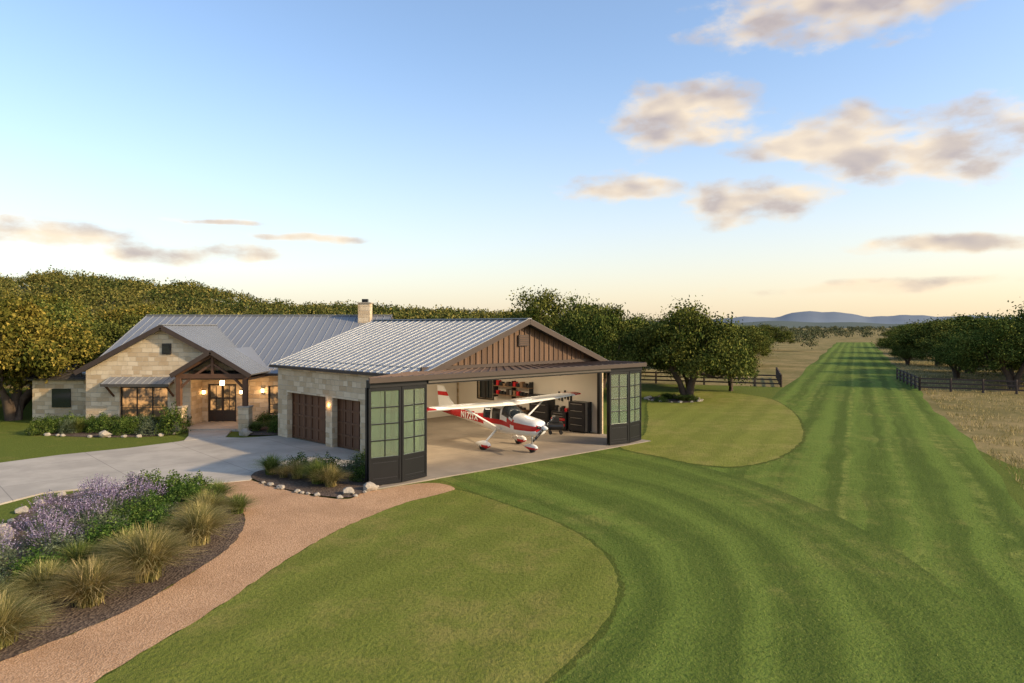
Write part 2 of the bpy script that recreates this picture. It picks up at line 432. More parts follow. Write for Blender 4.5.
slab('entry_walkway',[(-17.4,36.2),(-15.7,37.4),(-16.2,39.2),(-16.6,41),(-19,41),(-18.6,39.3),(-17.9,37.8)],0,.075,M['drive'])
bed2=[(-10.6,28.9),(-9.3,30.1),(-7.6,29.7),(-6.2,29.6),(-5.0,28.4),(-4.9,26.6),(-5.4,25.2),(-5.9,24.3),(-7.8,25.1),(-10.3,27.2)]
sheet('garage_bed',bed2,.066,M['mulch'],rough=.03)
hb=[(-27.5,41.4),(-27.8,39.2),(-25,38),(-21.5,37.6),(-19.3,38.5),(-19.2,41.4)]
sheet('house_bed',hb,.024,M['mulch'])
sheet('porch_bed',[(-15.8,42.8),(-15.6,39),(-14.4,38.0),(-12.9,38.6),(-13.2,42.8)],.08,M['mulch'])
ob_=[(11.2,57),(12,54.8),(14,54.4),(15.6,56),(15.2,58.5),(12.6,59)]
sheet('oak_bed',ob_,.026,M['mulch'])

# ------------------------------------------------------------------ hangar
C=Vector((-4.0,30.06)); U=Vector((.72,.694)); W=Vector((-.736,.677)); D=11.95; WD=12.5
def HW(u,v): 
    p=C+U*u+W*v; return (p.x,p.y)
def H3(u,v,z): p=HW(u,v); return (p[0],p[1],z)
hangar=empty('aircraft_hangar')
EZ=4.1; RZ=6.5
def wall(mb,p0,p1,z0,z1,th,ops,mat,off=0):
    p0=Vector(p0);p1=Vector(p1); L=(p1-p0).length; d=(p1-p0)/L
    xs=sorted(set([0,L]+[o[0] for o in ops]+[o[1] for o in ops]))
    for a,b in zip(xs[:-1],xs[1:]):
        zz=[(z0,z1)]
        for o in ops:
            if o[0]<=a+1e-6 and o[1]>=b-1e-6:
                zz=[(z0,o[2]),(o[3],z1)]
        for (c,e) in zz:
            if e-c>.01: mb.wbox(p0+d*a,p0+d*b,th,c,e,mat,off)
def slope(mb,e0,e1,r1,r0,th,mat,pairs=None,step=.5,rib=.05):
    e0,e1,r1,r0=[Vector(p) for p in (e0,e1,r1,r0)]
    n=(e1-e0).cross(r0-e0).normalized()
    if n.z<0: n=-n
    mb.hexa([p-n*th for p in (e0,e1,r1,r0)],[e0,e1,r1,r0],mat)
    if pairs is None:
        k=max(2,int((e1-e0).length/step)); pairs=[(e0.lerp(e1,i/k),r0.lerp(r1,i/k)) for i in range(k+1)]
    for a,b in pairs:
        a=Vector(a)+n*.014;b=Vector(b)+n*.014
        mb.beam(a,b,.035,rib,M['seam'] if mat is M['roof'] else mat)
g=MB()
wall(g,HW(0,0),HW(0,D),0,EZ,.3,[(D-7.8,D-5.4,0,2.55),(D-4.8,D-1.0,0,2.55)],M['stone'],-.15)
g.build('garage_wall',hangar)
g=MB()
wall(g,HW(.17,0.05),HW(.17,D),0.06,4.22,.03,[(D-7.8,D-5.4,0,2.55),(D-4.8,D-1.0,0,2.55)],M['drywall'],.02+.15)
wall(g,HW(WD,-.0),HW(WD,D),0,EZ,.3,[(8.4,9.8,1.4,2.8)],M['stone'],.15)
wall(g,HW(WD-.02,0.05),HW(WD-.02,D-.3),0.06,4.22,.03,[(8.4,9.8,1.4,2.8)],M['drywall'],-.02)
wall(g,HW(-.0,D+.15),HW(WD,D+.15),0,EZ,.3,[],M['stone'])
wall(g,HW(.25,D-.1),HW(WD-.1,D-.1),0.06,4.22,.04,[(4,5.4,1.2,2.6),(7,8.4,0.06,2.3)],M['drywall'])
g.build('hangar_walls',hangar)
g=MB(); g.hexa([H3(.2,.1,4.225),H3(WD-.03,.1,4.225),H3(WD-.03,D-.1,4.225),H3(.2,D-.1,4.225)],[H3(.2,.1,4.3),H3(WD-.03,.1,4.3),H3(WD-.03,D-.1,4.3),H3(.2,D-.1,4.3)],M['ceil']); g.build('ceiling',hangar)
g=MB()
for (a,b) in ((8.4,9.8),):
    g.wbox(HW(WD+.1,a),HW(WD+.1,b),.03,1.4,2.8,M['windark'])
    g.wbox(HW(WD-.06,a-.08),HW(WD-.06,b+.08),.06,1.32,1.4,M['frame']); g.wbox(HW(WD-.06,a-.08),HW(WD-.06,b+.08),.06,2.8,2.88,M['frame'])
    g.wbox(HW(WD-.06,a-.08),HW(WD-.06,a),.06,1.4,2.8,M['frame']); g.wbox(HW(WD-.06,b),HW(WD-.06,b+.08),.06,1.4,2.8,M['frame']); g.wbox(HW(WD-.06,(a+b)/2-.03),HW(WD-.06,(a+b)/2+.03),.06,1.4,2.8,M['frame'])
g.wbox(HW(4.2,D),HW(5.7,D),.03,1.2,2.6,M['windark']); g.wbox(HW(7.2,D),HW(8.7,D),.03,.06,2.3,M['beam'])
g.build('interior_windows',hangar)
for k,(a,b) in enumerate(((D-7.8,D-5.4),(D-4.8,D-1.0))):
    g=MB(); 
    g.wbox(HW(.10,a),HW(.10,b),.06,.06,2.55,M['garage'])
    nn=6 if b-a>3 else 4
    for i in range(nn+1):
        v=a+(b-a)*i/nn; w=.05
        g.wbox(HW(.05,max(a,v-w)),HW(.05,min(b,v+w)),.05,.06,2.55,M['garage'])
    for z in (.06,.64,1.26,1.88,2.45):
        g.wbox(HW(.047,a),HW(.047,b),.06,z,z+.1,M['garage'])
    g.wbox(HW(-.02,a-.14),HW(-.02,b+.14),.1,2.55,2.76,M['beam'])
    g.wbox(HW(0.0,a-.1),HW(0.0,a),.1,.06,2.55,M['beam']); g.wbox(HW(0.0,b),HW(0.0,b+.1),.1,.06,2.55,M['beam'])
    g.build('garage_door_%d'%(k+1),hangar)
g=MB()
zb=4.0
rz=lambda u: EZ+.06+(RZ-.28-EZ)*(1-abs(u-WD/2)/(WD/2))
g.face([H3(0,-.02,zb),H3(WD,-.02,zb),H3(WD,-.02,rz(WD)),H3(WD/2,-.02,rz(WD/2)),H3(0,-.02,rz(0))],M['batten'])
g.face([H3(0,.08,zb),H3(WD,.08,zb),H3(WD,.08,rz(WD)),H3(WD/2,.08,rz(WD/2)),H3(0,.08,rz(0))],M['drywall'])
u=.3
while u<WD-.2:
    g.hexa([H3(u-.03,-.07,zb),H3(u+.03,-.07,zb),H3(u+.03,-.022,zb),H3(u-.03,-.022,zb)],[H3(u-.03,-.07,rz(u)-.03),H3(u+.03,-.07,rz(u)-.03),H3(u+.03,-.022,rz(u)-.03),H3(u-.03,-.022,rz(u)-.03)],M['battenb'])
    u+=.36
g.wbox(HW(-.05,-.06),HW(WD+.05,-.06),.12,4.18,4.34,M['fascia'])
g.wbox(HW(0,0.02),HW(WD,0.02),.2,3.85,4.15,M['black'])
g.wbox(HW(WD/2-.35,-.1),HW(WD/2+.35,-.1),.06,5.15,5.7,M['fascia'])
for i in range(5): g.wbox(HW(WD/2-.3,-.14),HW(WD/2+.3,-.14),.03,5.2+i*.1,5.25+i*.1,M['battenb'])
g.build('gable_siding',hangar)
g=MB()
ov=.5; e=.5; dz=(RZ-EZ)/(WD/2)
slope(g,H3(-e,-ov,EZ+.1-dz*e),H3(-e,D+.35,EZ+.1-dz*e),H3(WD/2,D+.35,RZ),H3(WD/2,-ov,RZ),.1,M['roof'])
slope(g,H3(WD+e,-ov,EZ+.1-dz*e),H3(WD+e,D+.35,EZ+.1-dz*e),H3(WD/2,D+.35,RZ),H3(WD/2,-ov,RZ),.1,M['roof'])
g.beam(H3(WD/2,-ov-.02,RZ+.02),H3(WD/2,D+.37,RZ+.02),.3,.06,M['roof'])
for sgn,u0 in ((0,-e),(1,WD+e)):
    g.beam(H3(u0,-ov-.03,EZ-dz*e-.02),H3(WD/2,-ov-.03,RZ-.12),.06,.26,M['fascia'])
g.beam(H3(-e-.06,-ov,EZ-dz*e+.02),H3(-e-.06,D+.35,EZ-dz*e+.02),.13,.14,M['fascia'])
g.beam(H3(WD+e+.06,-ov,EZ-dz*e+.02),H3(WD+e+.06,D+.35,EZ-dz*e+.02),.13,.14,M['fascia'])
g.build('hangar_roof',hangar)
PA=Vector((-5.48,26.0)); PB=Vector((6.84,36.5)); PD=(PB-PA).normalized(); PN=Vector((PD.y,-PD.x)); PL=(PB-PA).length
def PP(s,o=0): p=PA+PD*s+PN*o; return (p.x,p.y)
g=MB()
def P3(s,o,z): p=PP(s,o); return (p[0],p[1],z)
CB=-.7
g.hexa([P3(-.1,.25,4.10),P3(PL+.12,.25,4.10),H3(WD+.3,-.13,4.08),H3(CB,-.13,4.08)],[P3(-.1,.25,4.18),P3(PL+.12,.25,4.18),H3(WD+.3,-.13,4.16),H3(CB,-.13,4.16)],M['canopy'])
n_=34
for i in range(n_+1):
    t=i/n_; a=Vector(P3(-.1,.25,4.20)).lerp(Vector(P3(PL+.12,.25,4.20)),t); b=Vector(H3(CB,-.13,4.18)).lerp(Vector(H3(WD+.3,-.13,4.18)),t)
    g.beam(a,b,.035,.04,M['canopy'])
g.beam(P3(-.12,.3,4.1),P3(PL+.14,.3,4.1),.09,.2,M['fascia'])
g.wbox(PP(0,0),PP(PL,0),.3,3.8,4.09,M['black'])
g.wbox(PP(2.6,.19),PP(13.6,.19),.06,3.86,3.99,M['roofdark'])
for s in (.06,PL-.06): g.wbox(PP(s-.08,-.12),PP(s+.08,-.12),.14,.05,3.8,M['black'])
for uu in (.1,WD-.12): g.wbox(HW(uu-.1,-.05),HW(uu+.1,-.05),.2,.05,3.85,M['black'])
g.beam(P3(PL-.1,-.2,3.95),H3(WD+.1,-.15,3.95),.14,.24,M['black'])
g.beam(P3(.1,-.2,3.95),H3(CB,-.15,3.95),.14,.24,M['black'])
g.build('portal_canopy',hangar)
def leaf(g,a,b,z0=.08,z1=3.79):
    a=Vector(a);b=Vector(b);L=(b-a).length;d=(b-a)/L
    f=.085
    g.wbox(a,a+d*f,.09,z0,z1,M['black']); g.wbox(b-d*f,b,.09,z0,z1,M['black'])
    i0=a+d*f;i1=b-d*f
    for z,h in ((z0,.12),(z0+.95,.1),(z1-.12,.12)): g.wbox(i0,i1,.088,z,z+h,M['black'])
    g.wbox(i0,i1,.04,z0+.12,z0+.95,M['black'])
    g.wbox(i0+d*.08,i1-d*.08,.06,z0+.22,z0+.25,M['tool']); g.wbox(i0+d*.08,i1-d*.08,.06,z0+.82,z0+.85,M['tool'])
    zb=z0+1.05; zt=z1-.12
    for k in range(1,4): 
        z=zb+(zt-zb)*k/4; g.wbox(i0,i1,.06,z-.022,z+.022,M['black'])
    m=(i0+i1)/2
    for k in range(4):
        za=zb+(zt-zb)*k/4+.022; zc=zb+(zt-zb)*(k+1)/4-.022
        g.wbox(m-d*.018,m+d*.018,.055,za,zc,M['black'])
    g.wbox(i0,i1,.012,zb,zt,M['glass'])
for nm,s0,s1 in (('folding_door_stack',0.0,2.6),('folding_door_stack_far',13.7,PL)):
    g=MB(); m=(s0+s1)/2
    leaf(g,PP(s0,.04),PP(m-.01,.26)); leaf(g,PP(m+.01,.26),PP(s1,.04))
    leaf(g,PP(s0+.1,-.18),PP(m-.01,-.4)); leaf(g,PP(m+.01,-.4),PP(s1-.1,-.18))
    g.build(nm,hangar)
slab('hangar_floor',[PP(-.3,.5),PP(PL+.3,.5),HW(WD,0),HW(WD,D),HW(.1,D),HW(.1,0),HW(-1.5,-.3)],0,.05,M['slab'],parent=hangar)
for i,(uu,vv) in enumerate(((3,2.5),(9,2.5),(3,7.5),(9,7.5))):
    g=MB(); g.wbox(HW(uu-.7,vv),HW(uu+.7,vv),.16,4.14,4.2,M['tube']); g.wbox(HW(uu-.72,vv),HW(uu+.72,vv),.2,4.2,4.224,M['white']); g.build('ceiling_fixture_%d'%i,hangar)
    l=bpy.data.lights.new('hangar_lamp','AREA'); l.energy=110; l.size=1.4; l.color=(1,.83,.6); lo=bpy.data.objects.new('fixture_lamp_%d'%i,l); COL.objects.link(lo); lo.location=H3(uu,vv,4.1); lo.parent=hangar

# ------------------------------------------------------------------ house
house=empty('ranch_house')
g=MB()
wall(g,(-26.2,43),(-9.3,43),0,3.45,.3,[(7.1,8.9,0.12,2.5),(10.9,12.3,.6,2.4)],M['stone'],.0)
g.wbox((-26.2,43.15),(-26.2,57),.3,0,3.4,M['stone']); g.wbox((-9.3,43.15),(-9.3,57),.3,0,3.4,M['stone']); g.wbox((-26,57),(-9.5,57),.3,0,3.4,M['stone'])
for X in (-26.2,-9.3):
    g.face([(X-.15,43,3.4),(X-.15,57,3.4),(X-.15,50,6.8)],M['stone']); g.face([(X+.15,43,3.4),(X+.15,57,3.4),(X+.15,50,6.8)],M['stone'])
wall(g,(-25.8,41.5),(-19.45,41.5),0,3.45,.3,[(2.05,4.95,.55,2.45)],M['stone'])
g.wbox((-25.65,41.65),(-25.65,42.85),.3,0,3.45,M['stone']); g.wbox((-19.6,42.85),(-19.6,41.65),.3,0,3.45,M['stone'])
g.hexa([(-25.8,41.36,3.45),(-16.4,41.36,3.45),(-16.4,41.64,3.45),(-25.8,41.64,3.45)],[(-21.15,41.36,6.0),(-21.05,41.36,6.0),(-21.05,41.64,6.0),(-21.15,41.64,6.0)],M['stone'])
g.build('stone_walls',house)
g=MB()
g.box((-20.9,41.33,4.75),(.55,.06,.65),M['frame']); g.box((-20.9,41.29,4.75),(.42,.04,.52),M['windark'])
def window(g,x0,x1,y,z0,z1,nx,nz,lit=True):
    w=.07
    g.box(((x0+x1)/2,y+.05,(z0+z1)/2),(x1-x0,.03,z1-z0),M['winlit'] if lit else M['windark'])
    g.box(((x0+x1)/2,y-.0,z0+w/2),(x1-x0,.09,w),M['frame']); g.box(((x0+x1)/2,y,z1-w/2),(x1-x0,.09,w),M['frame'])
    for i in range(nx+1):
        x=x0+w/2+(x1-x0-w)*i/nx; g.box((x,y+.002,(z0+z1)/2),(w if i in(0,nx) else .05,.08,z1-z0-2*w),M['frame'])
    for k in range(1,nz):
        z=z0+(z1-z0)*k/nz; g.box(((x0+x1)/2,y+.01,z),(x1-x0-2*w,.05,.035),M['frame'])
    g.box(((x0+x1)/2,y-.19,z0-.06),(x1-x0+.3,.2,.1),M['rock'])
window(g,-23.75,-20.85,41.5,.55,2.45,3,3)
window(g,-15.3,-13.9,43,.6,2.4,2,3)
g.build('windows',house)
g=MB()
g.box((-18.2,43.05,1.28),(1.75,.05,2.4),M['winlit'])
for x in (-19.05,-18.2,-17.35): g.box((x,43,1.3),(.13,.12,2.4),M['frame'])
for x in (-18.62,-17.78): g.box((x,43,.45),(.72,.09,.62),M['frame'])
for z in (2.44,.8,1.6): g.box((-18.2,42.998,z),(1.7,.1,.09),M['frame'])
for x in (-18.62,-17.78): g.box((x,42.995,1.5),(.03,.05,1.7),M['frame'])
g.build('entry_doors',house)
g=MB()
g.hexa([(-24.3,40.35,2.62),(-20.3,40.35,2.62),(-20.3,41.33,2.98),(-24.3,41.33,2.98)],[(-24.3,40.35,2.7),(-20.3,40.35,2.7),(-20.3,41.33,3.06),(-24.3,41.33,3.06)],M['roof'])
for i in range(11):
    x=-24.28+i*.396; g.beam((x,40.35,2.72),(x,41.33,3.08),.03,.04,M['seam'])
g.box((-22.3,40.33,2.63),(4.05,.06,.16),M['roofdark'])
for x in (-24.1,-20.5): g.beam((x,40.45,2.6),(x,41.33,1.9),.09,.09,M['beam']); g.beam((x,40.4,2.58),(x,41.33,2.72),.09,.09,M['beam'])
g.build('window_awning',house)
g=MB()
slope(g,(-26.7,42.4,3.2),(-8.8,42.4,3.2),(-8.8,50,6.9),(-26.7,50,6.9),.12,M['roof'])
slope(g,(-8.8,57.6,3.2),(-26.7,57.6,3.2),(-26.7,50,6.9),(-8.8,50,6.9),.12,M['roof'])
g.beam((-26.72,50,6.92),(-8.78,50,6.92),.3,.07,M['roof'])
g.beam((-26.73,42.4,3.1),(-26.73,50,6.78),.06,.26,M['fascia']); g.beam((-8.77,42.4,3.1),(-8.77,50,6.78),.06,.26,M['fascia'])
g.beam((-16.4,42.34,3.12),(-8.8,42.34,3.12),.13,.15,M['fascia'])
zr=6.2
for sg in (1,-1):
    ex=-21.1+sg*5.15; ze=3.42
    pairs=[]
    y=41.05
    while y<49.0:
        if y<43.0: a=(ex,y,ze)
        else:
            t=(y-43.0)/(48.6-43.0); t=min(t,1); a=(ex+(-21.1-ex)*t,y,ze+(zr-ze)*t)
        if y<48.4: pairs.append((a,(-21.1,y,zr)))
        y+=.45
    slope(g,(ex,41.0,ze),(ex,43.0,ze),(-21.1,48.65,zr),(-21.1,41.0,zr),.1,M['roof'],pairs)
    g.beam((ex,40.97,ze-.12),(-21.1,40.97,zr-.12),.06,.28,M['fascia'])
g.beam((-21.1,40.97,zr+.02),(-21.1,48.6,zr+.02),.26,.06,M['roof'])
g.build('house_roof',house)
g=MB()
px0,px1,pxc=-19.5,-15.3,-17.4; pz=3.35; ppz=4.75; pf=39.7
for sg,ex in ((-1,px0-.2),(1,px1+.2)):
    slope(g,(ex,pf-.3,pz),(ex,43.1,pz),(pxc,45.9,ppz),(pxc,pf-.3,ppz),.09,M['roof'],[((ex,pf-.28+i*.45,pz),(pxc,pf-.28+i*.45,ppz)) for i in range(8)])
    g.beam((ex,pf-.33,pz-.1),(pxc,pf-.33,ppz-.1),.07,.26,M['fascia'])
    g.beam((ex*.96+pxc*.04,pf,pz-.12),(pxc,pf,ppz-.28),.16,.2,M['beam'])
g.beam((px0,pf,pz-.12),(px1,pf,pz-.12),.2,.26,M['beam'])
g.beam((pxc,pf,pz),(pxc,pf,ppz-.3),.14,.14,M['beam'])
for x in (-18.4,-16.4): g.beam((x,pf,pz-.05),(pxc,pf,ppz-.8),.1,.12,M['beam'])
g.hexa([(px0,39.95,2.99),(px1,39.95,2.99),(px1,42.8,2.99),(px0,42.8,2.99)],[(px0,39.95,3.05),(px1,39.95,3.05),(px1,42.8,3.05),(px0,42.8,3.05)],M['bench'])
for x in (-19.35,-15.5):
    g.box((x,pf,.75),(.6,.6,1.35),M['stone']); g.box((x,pf,1.46),(.7,.7,.08),M['rock'])
    g.box((x,pf,2.3),(.26,.26,1.62),M['beam'])
    s=1 if x<-17 else -1
    g.beam((x,pf,2.45),(x+s*.7,pf,3.15),.12,.12,M['beam'])
g.box((-17.4,41.3,.06),(4.6,3.1,.16),M['drive'])
g.build('entry_porch',house)
g=MB()
for x,y,z in ((-19.28,42.7,2.0),(-16.95,42.75,2.0),(-15.6,42.7,2.1)):
    g.box((x,y,z),(.13,.13,.22),M['lamp']); g.box((x,y,z+.14),(.2,.2,.05),M['black']); g.box((x,y,z-.13),(.18,.18,.04),M['black'])
g.box((-17.4,41,2.72),(.2,.2,.28),M['lamp']); g.box((-17.4,41,2.93),(.04,.04,.14),M['black'])
for v in (D-5.1,D-.5,D-8.2):
    p=HW(-.12,v); g.box((p[0],p[1],2.15),(.12,.12,.22),M['lamp'],.8); g.box((p[0],p[1],2.29),(.2,.2,.05),M['black'],.8)
g.build('wall_lanterns',house)
def plight(loc,e,c=(1,.6,.28)):
    l=bpy.data.lights.new('lantern_light','POINT'); l.energy=e; l.color=c; l.shadow_soft_size=.1
    o=bpy.data.objects.new('lantern_lamp',l); COL.objects.link(o); o.location=loc; o.parent=house
plight((-17.4,41,2.5),60); plight((-15.6,42.4,2.1),16)
for v in (D-5.1,): p=HW(-.35,v); plight((p[0],p[1],2.15),12)
g=MB()
g.box((-28.6,47,1.4),(4.6,6,2.8),M['stone']); 
slope(g,(-31.2,43.6,2.75),(-26.4,43.6,2.75),(-26.4,48,3.5),(-31.2,48,3.5),.1,M['roofdark']); slope(g,(-31.2,50.5,2.75),(-26.4,50.5,2.75),(-26.4,48,3.5),(-31.2,48,3.5),.1,M['roofdark'])
g.box((-29,43.95,1.5),(1.2,.06,1.2),M['windark'])
g.build('side_wing',house)
g=MB(); g.box((-10.6,49.3,6.9),(.85,.85,1.7),M['stone']); g.box((-10.6,49.3,7.79),(1.0,1.0,.08),M['rock']); g.box((-10.6,49.3,7.95),(.4,.4,.24),M['black']); g.build('chimney',house)

# ------------------------------------------------------------------ hangar contents
def at_wall(v,du): return HW(WD-.05-du,v)
AN=math.atan2(W.y,W.x)
wb=empty('workbench'); g=MB()
a,b=at_wall(5.2,.45),at_wall(8.0,.45)
g.wbox(a,b,.75,.9,.97,M['bench'])
for v in (5.25,6.6,7.95):
    for du in (.12,.76): p=at_wall(v,du); g.box((p[0],p[1],.47),(.08,.08,.86),M['tool'],AN)
g.wbox(at_wall(5.3,.5),at_wall(7.9,.5),.6,.25,.29,M['bench'])
g.build('bench',wb)
g=MB()
for k in range(9):
    v=5.4+k*.29; p=at_wall(v,.35+.15*math.sin(k*3)); h=.12+.16*((k*37)%5)/5
    g.box((p[0],p[1],.98+h/2),(.18,.2,h),[M['tool'],M['tool'],M['bench'],M['chrome'],M['red']][k%5],AN+.1*k)
    p=at_wall(v,.5); g.box((p[0],p[1],.3+.15),(.22,.3,.28),[M['tool'],M['fascia'],M['bench']][k%3],AN)
g.build('tools',wb)
sh=empty('wall_shelf'); g=MB()
for z in (1.75,2.3): g.wbox(at_wall(4.9,.2),at_wall(8.0,.2),.4,z,z+.04,M['bench'])
for v in (4.95,6.4,7.95): g.wbox(at_wall(v-.02,.2),at_wall(v+.02,.2),.38,1.6,2.7,M['tool'])
for k in range(10):
    v=5.1+k*.29; p=at_wall(v,.2); h=.18+.2*((k*29)%7)/7; g.box((p[0],p[1],1.795+h/2),(.2,.25,h),[M['fascia'],M['tool'],M['tool'],M['red'],M['bench'],M['chrome']][k%6],AN)
    h=.15+.2*((k*17)%7)/7; g.box((p[0],p[1],2.345+h/2),(.22,.25,h),[M['tool'],M['fascia'],M['bench'],M['tool'],M['red']][k%5],AN)
g.build('shelves',sh)
for nm,v0,v1,h,dd,mm in (('tool_cabinet',3.2,4.7,2.0,.6,'tool'),('tool_chest',1.9,3.0,1.15,.6,'tool'),('tool_cabinet',.5,1.7,1.8,.6,'tool')):
    e_=empty(nm); g=MB()
    g.wbox(at_wall(v0,.35),at_wall(v1,.35),dd,.14,h,M[mm])
    nd=6 if h<1.3 else 4
    for k in range(nd):
        z=.18+(h-.22)*k/nd; g.wbox(at_wall(v0+.04,.35+dd/2+.01),at_wall(v1-.04,.35+dd/2+.01),.03,z,z+(h-.22)/nd-.03,M['red'] if (nm=='tool_chest' and k in(1,3)) else M[mm])
        g.wbox(at_wall(v0+.2,.35+dd/2+.04),at_wall(v1-.2,.35+dd/2+.04),.03,z+(h-.22)/nd-.09,z+(h-.22)/nd-.065,M['chrome'])
    for vv in (v0+.1,v1-.1):
        for q in (.12,.58): p=at_wall(vv,q); g.box((p[0],p[1],.1),(.08,.08,.1),M['rubber'])
    if nm=='tool_chest':
        for k in range(4):
            p=at_wall(2.1+k*.25,.3); g.box((p[0],p[1],h+.1+.05*(k%2)),(.16,.2,.2+.1*(k%2)),M[['red','tool','chrome','tool'][k]],AN)
        for k in range(5):
            p=at_wall(2.0+k*.22,.06); g.box((p[0],p[1],1.9+.1*(k%3)),(.1,.05,.5-.1*(k%2)),M['tool'],AN)
    g.build('body',e_)
e_=empty('air_compressor'); g=MB(); p=HW(10.6,1.6)
g.tube([(p[0]-.45,p[1],.5),(p[0]-.4,p[1],.5),(p[0]+.4,p[1],.5),(p[0]+.45,p[1],.5)],[.12,.22,.22,.12],M['tool'],14)
g.box((p[0],p[1],.85),(.4,.3,.26),M['tool']); g.tube([(p[0]-.12,p[1],.98),(p[0]-.12,p[1],1.12)],[.08,.08],M['chrome'])
for dx in (-.3,.3):
    for dy in (-.2,.2): g.tube([(p[0]+dx,p[1]+dy-.03,.15),(p[0]+dx,p[1]+dy+.03,.15)],[.1,.1],M['rubber'],12)
    g.box((p[0]+dx,p[1],.25),(.06,.35,.1),M['tool'])
g.build('tank',e_)
for k,(uu,vv) in enumerate(((11.4,3.9),(11.2,5.0))):
    e_=empty('fuel_can'); g=MB(); p=HW(uu,vv); g.box((p[0],p[1],.28),(.3,.18,.44),M['red'],.4); g.beam((p[0]-.08,p[1],.55),(p[0]+.08,p[1],.55),.04,.05,M['red']); g.tube([(p[0]+.1,p[1],.48),(p[0]+.17,p[1],.6)],[.03,.02],M['tool']); g.build('can',e_,bevel=.02)

# ------------------------------------------------------------------ aircraft
pc=C+U*5.6+W*.4
plane=empty('small_airplane',(pc.x,pc.y,.05),(0,0,math.atan2(-.72,.69)),1.0)
st=[(2.50,.10,.10,1.25),(2.42,.34,.30,1.24),(2.2,.46,.38,1.23),(1.7,.52,.44,1.24),(1.2,.55,.5,1.26),(.95,.56,.52,1.28),(.55,.57,.66,1.41),(.25,.58,.74,1.48),(-.6,.56,.74,1.48),(-1.1,.52,.66,1.47),(-1.6,.45,.54,1.45),(-2.2,.37,.43,1.43),(-3.5,.23,.27,1.42),(-4.6,.13,.18,1.45),(-5.3,.05,.13,1.5)]
xs=np.array([s[0] for s in st])[::-1]; A=np.array(st)[::-1]
rings=[]
for x in np.linspace(-5.3,2.5,66):
    w=np.interp(x,xs,A[:,1]);h=np.interp(x,xs,A[:,2]);z=np.interp(x,xs,A[:,3]); r=[]
    for k in range(28):
        t=2*math.pi*k/28; c,s_=math.cos(t),math.sin(t); p=.72
        r.append((x,w*math.copysign(abs(c)**p,c),z+h*math.copysign(abs(s_)**p,s_)))
    rings.append(r)
def fm(c):
    if .2<c.x<1.0 and c.z>1.62+(.95-c.x)*.05 and c.z>1.6: return M['cockpit']
    if -1.25<c.x<=.12 and 1.55<c.z<2.02 and abs(c.y)>.25 and not(-.62<c.x<-.5): return M['cockpit']
    if c.z>2.05 : return M['white']
    if c.x<-1.2: return M['red'] if 1.16+.03*(-c.x-1.2)<c.z<1.64 else M['white']
    if c.x<1.1: return M['red'] if 1.22<c.z<1.52 else M['white']
    return M['red'] if 1.12<c.z<1.36 else M['white']
g=MB(); g.loft(rings,fm); fo=g.build('fuselage',plane,True)
def wing(mb,xc,y0,y1,c0,c1,z0,z1,t0,t1,mat,tipmat=None,sweep=0):
    prof=[(.5,.0),(.42,.35),(.2,.55),(0,.5),(-.3,.22),(-.5,.02),(-.3,-.12),(0,-.25),(.3,-.32),(.45,-.2)]
    ys=np.linspace(0,1,10); R=[]
    for s in ys:
        y=y0+(y1-y0)*s; c=c0 if s<.5 else c0+(c1-c0)*(s-.5)*2; z=z0+(z1-z0)*s; t=t0+(t1-t0)*s
        xo=xc-(c0-c)*.1-sweep*s
        R.append([(xo+px*c,y,z+pz*t) for px,pz in prof])
    mb.loft(R,(lambda c_: tipmat if (tipmat and abs(c_.y)>abs(y1)*.93) else mat))
g=MB()
wing(g,-.15,0.0,5.3,1.63,1.15,2.22,2.36,.24,.14,M['white'],M['red']); wing(g,-.15,-0.0,-5.3,1.63,1.15,2.22,2.36,.24,.14,M['white'],M['red'])
g.build('wings',plane,True)
g=MB()
wing(g,-4.75,.05,1.72,.95,.7,1.52,1.54,.1,.06,M['white'],M['red'],.1); wing(g,-4.75,-.05,-1.72,.95,.7,1.52,1.54,.1,.06,M['white'],M['red'],.1)
def fin_part(fin,mat,w):
    l=[(x,-w,z) for x,z in fin]; r=[(x,w,z) for x,z in fin]
    g.face(l,mat); g.face(r[::-1],mat)
    for i in range(len(fin)):
        j=(i+1)%len(fin); g.face([l[i],r[i],r[j],l[j]],mat)
fin_part([(-3.9,1.62),(-4.55,2.05),(-4.72,2.25),(-5.555,2.25),(-5.45,1.6),(-5.3,1.42)],M['white'],.05)
fin_part([(-4.72,2.252),(-4.90,2.47),(-5.585,2.47),(-5.555,2.252)],M['red'],.05)
fin_part([(-4.90,2.472),(-5.15,2.78),(-5.62,2.78),(-5.585,2.472)],M['white'],.05)
g.build('tail',plane)
g=MB()
for s in (1,-1):
    g.tube([(.15,s*.55,.98),(-.05,s*2.75,2.22)],[.05,.04],M['white'],8)
    g.tube([(-.3,s*.4,.95),(-.35,s*.9,.55),(-.38,s*1.2,.3)],[.06,.045,.04],M['white'],8)
    g.tube([(-.38,s*1.13,.2),(-.38,s*1.33,.2)],[.2,.2],M['rubber'],18)
    R=[]
    for x,w,h in ((.15,.02,.03),(.05,.1,.12),(-.15,.14,.19),(-.4,.14,.2),(-.7,.09,.12),(-.95,.02,.03)):
        R.append([(x,s*1.23+w*math.cos(t),.28+h*math.sin(t)) for t in np.linspace(0,2*math.pi,13)[:-1]])
    g.loft(R,lambda c_: M['red'] if c_.z<.26 and c_.x>-.4 else M['white'])
g.tube([(1.75,0,1.0),(1.8,0,.35)],[.05,.04],M['chrome'],8)
g.tube([(1.8,-.07,.17),(1.8,.07,.17)],[.17,.17],M['rubber'],18)
R=[]
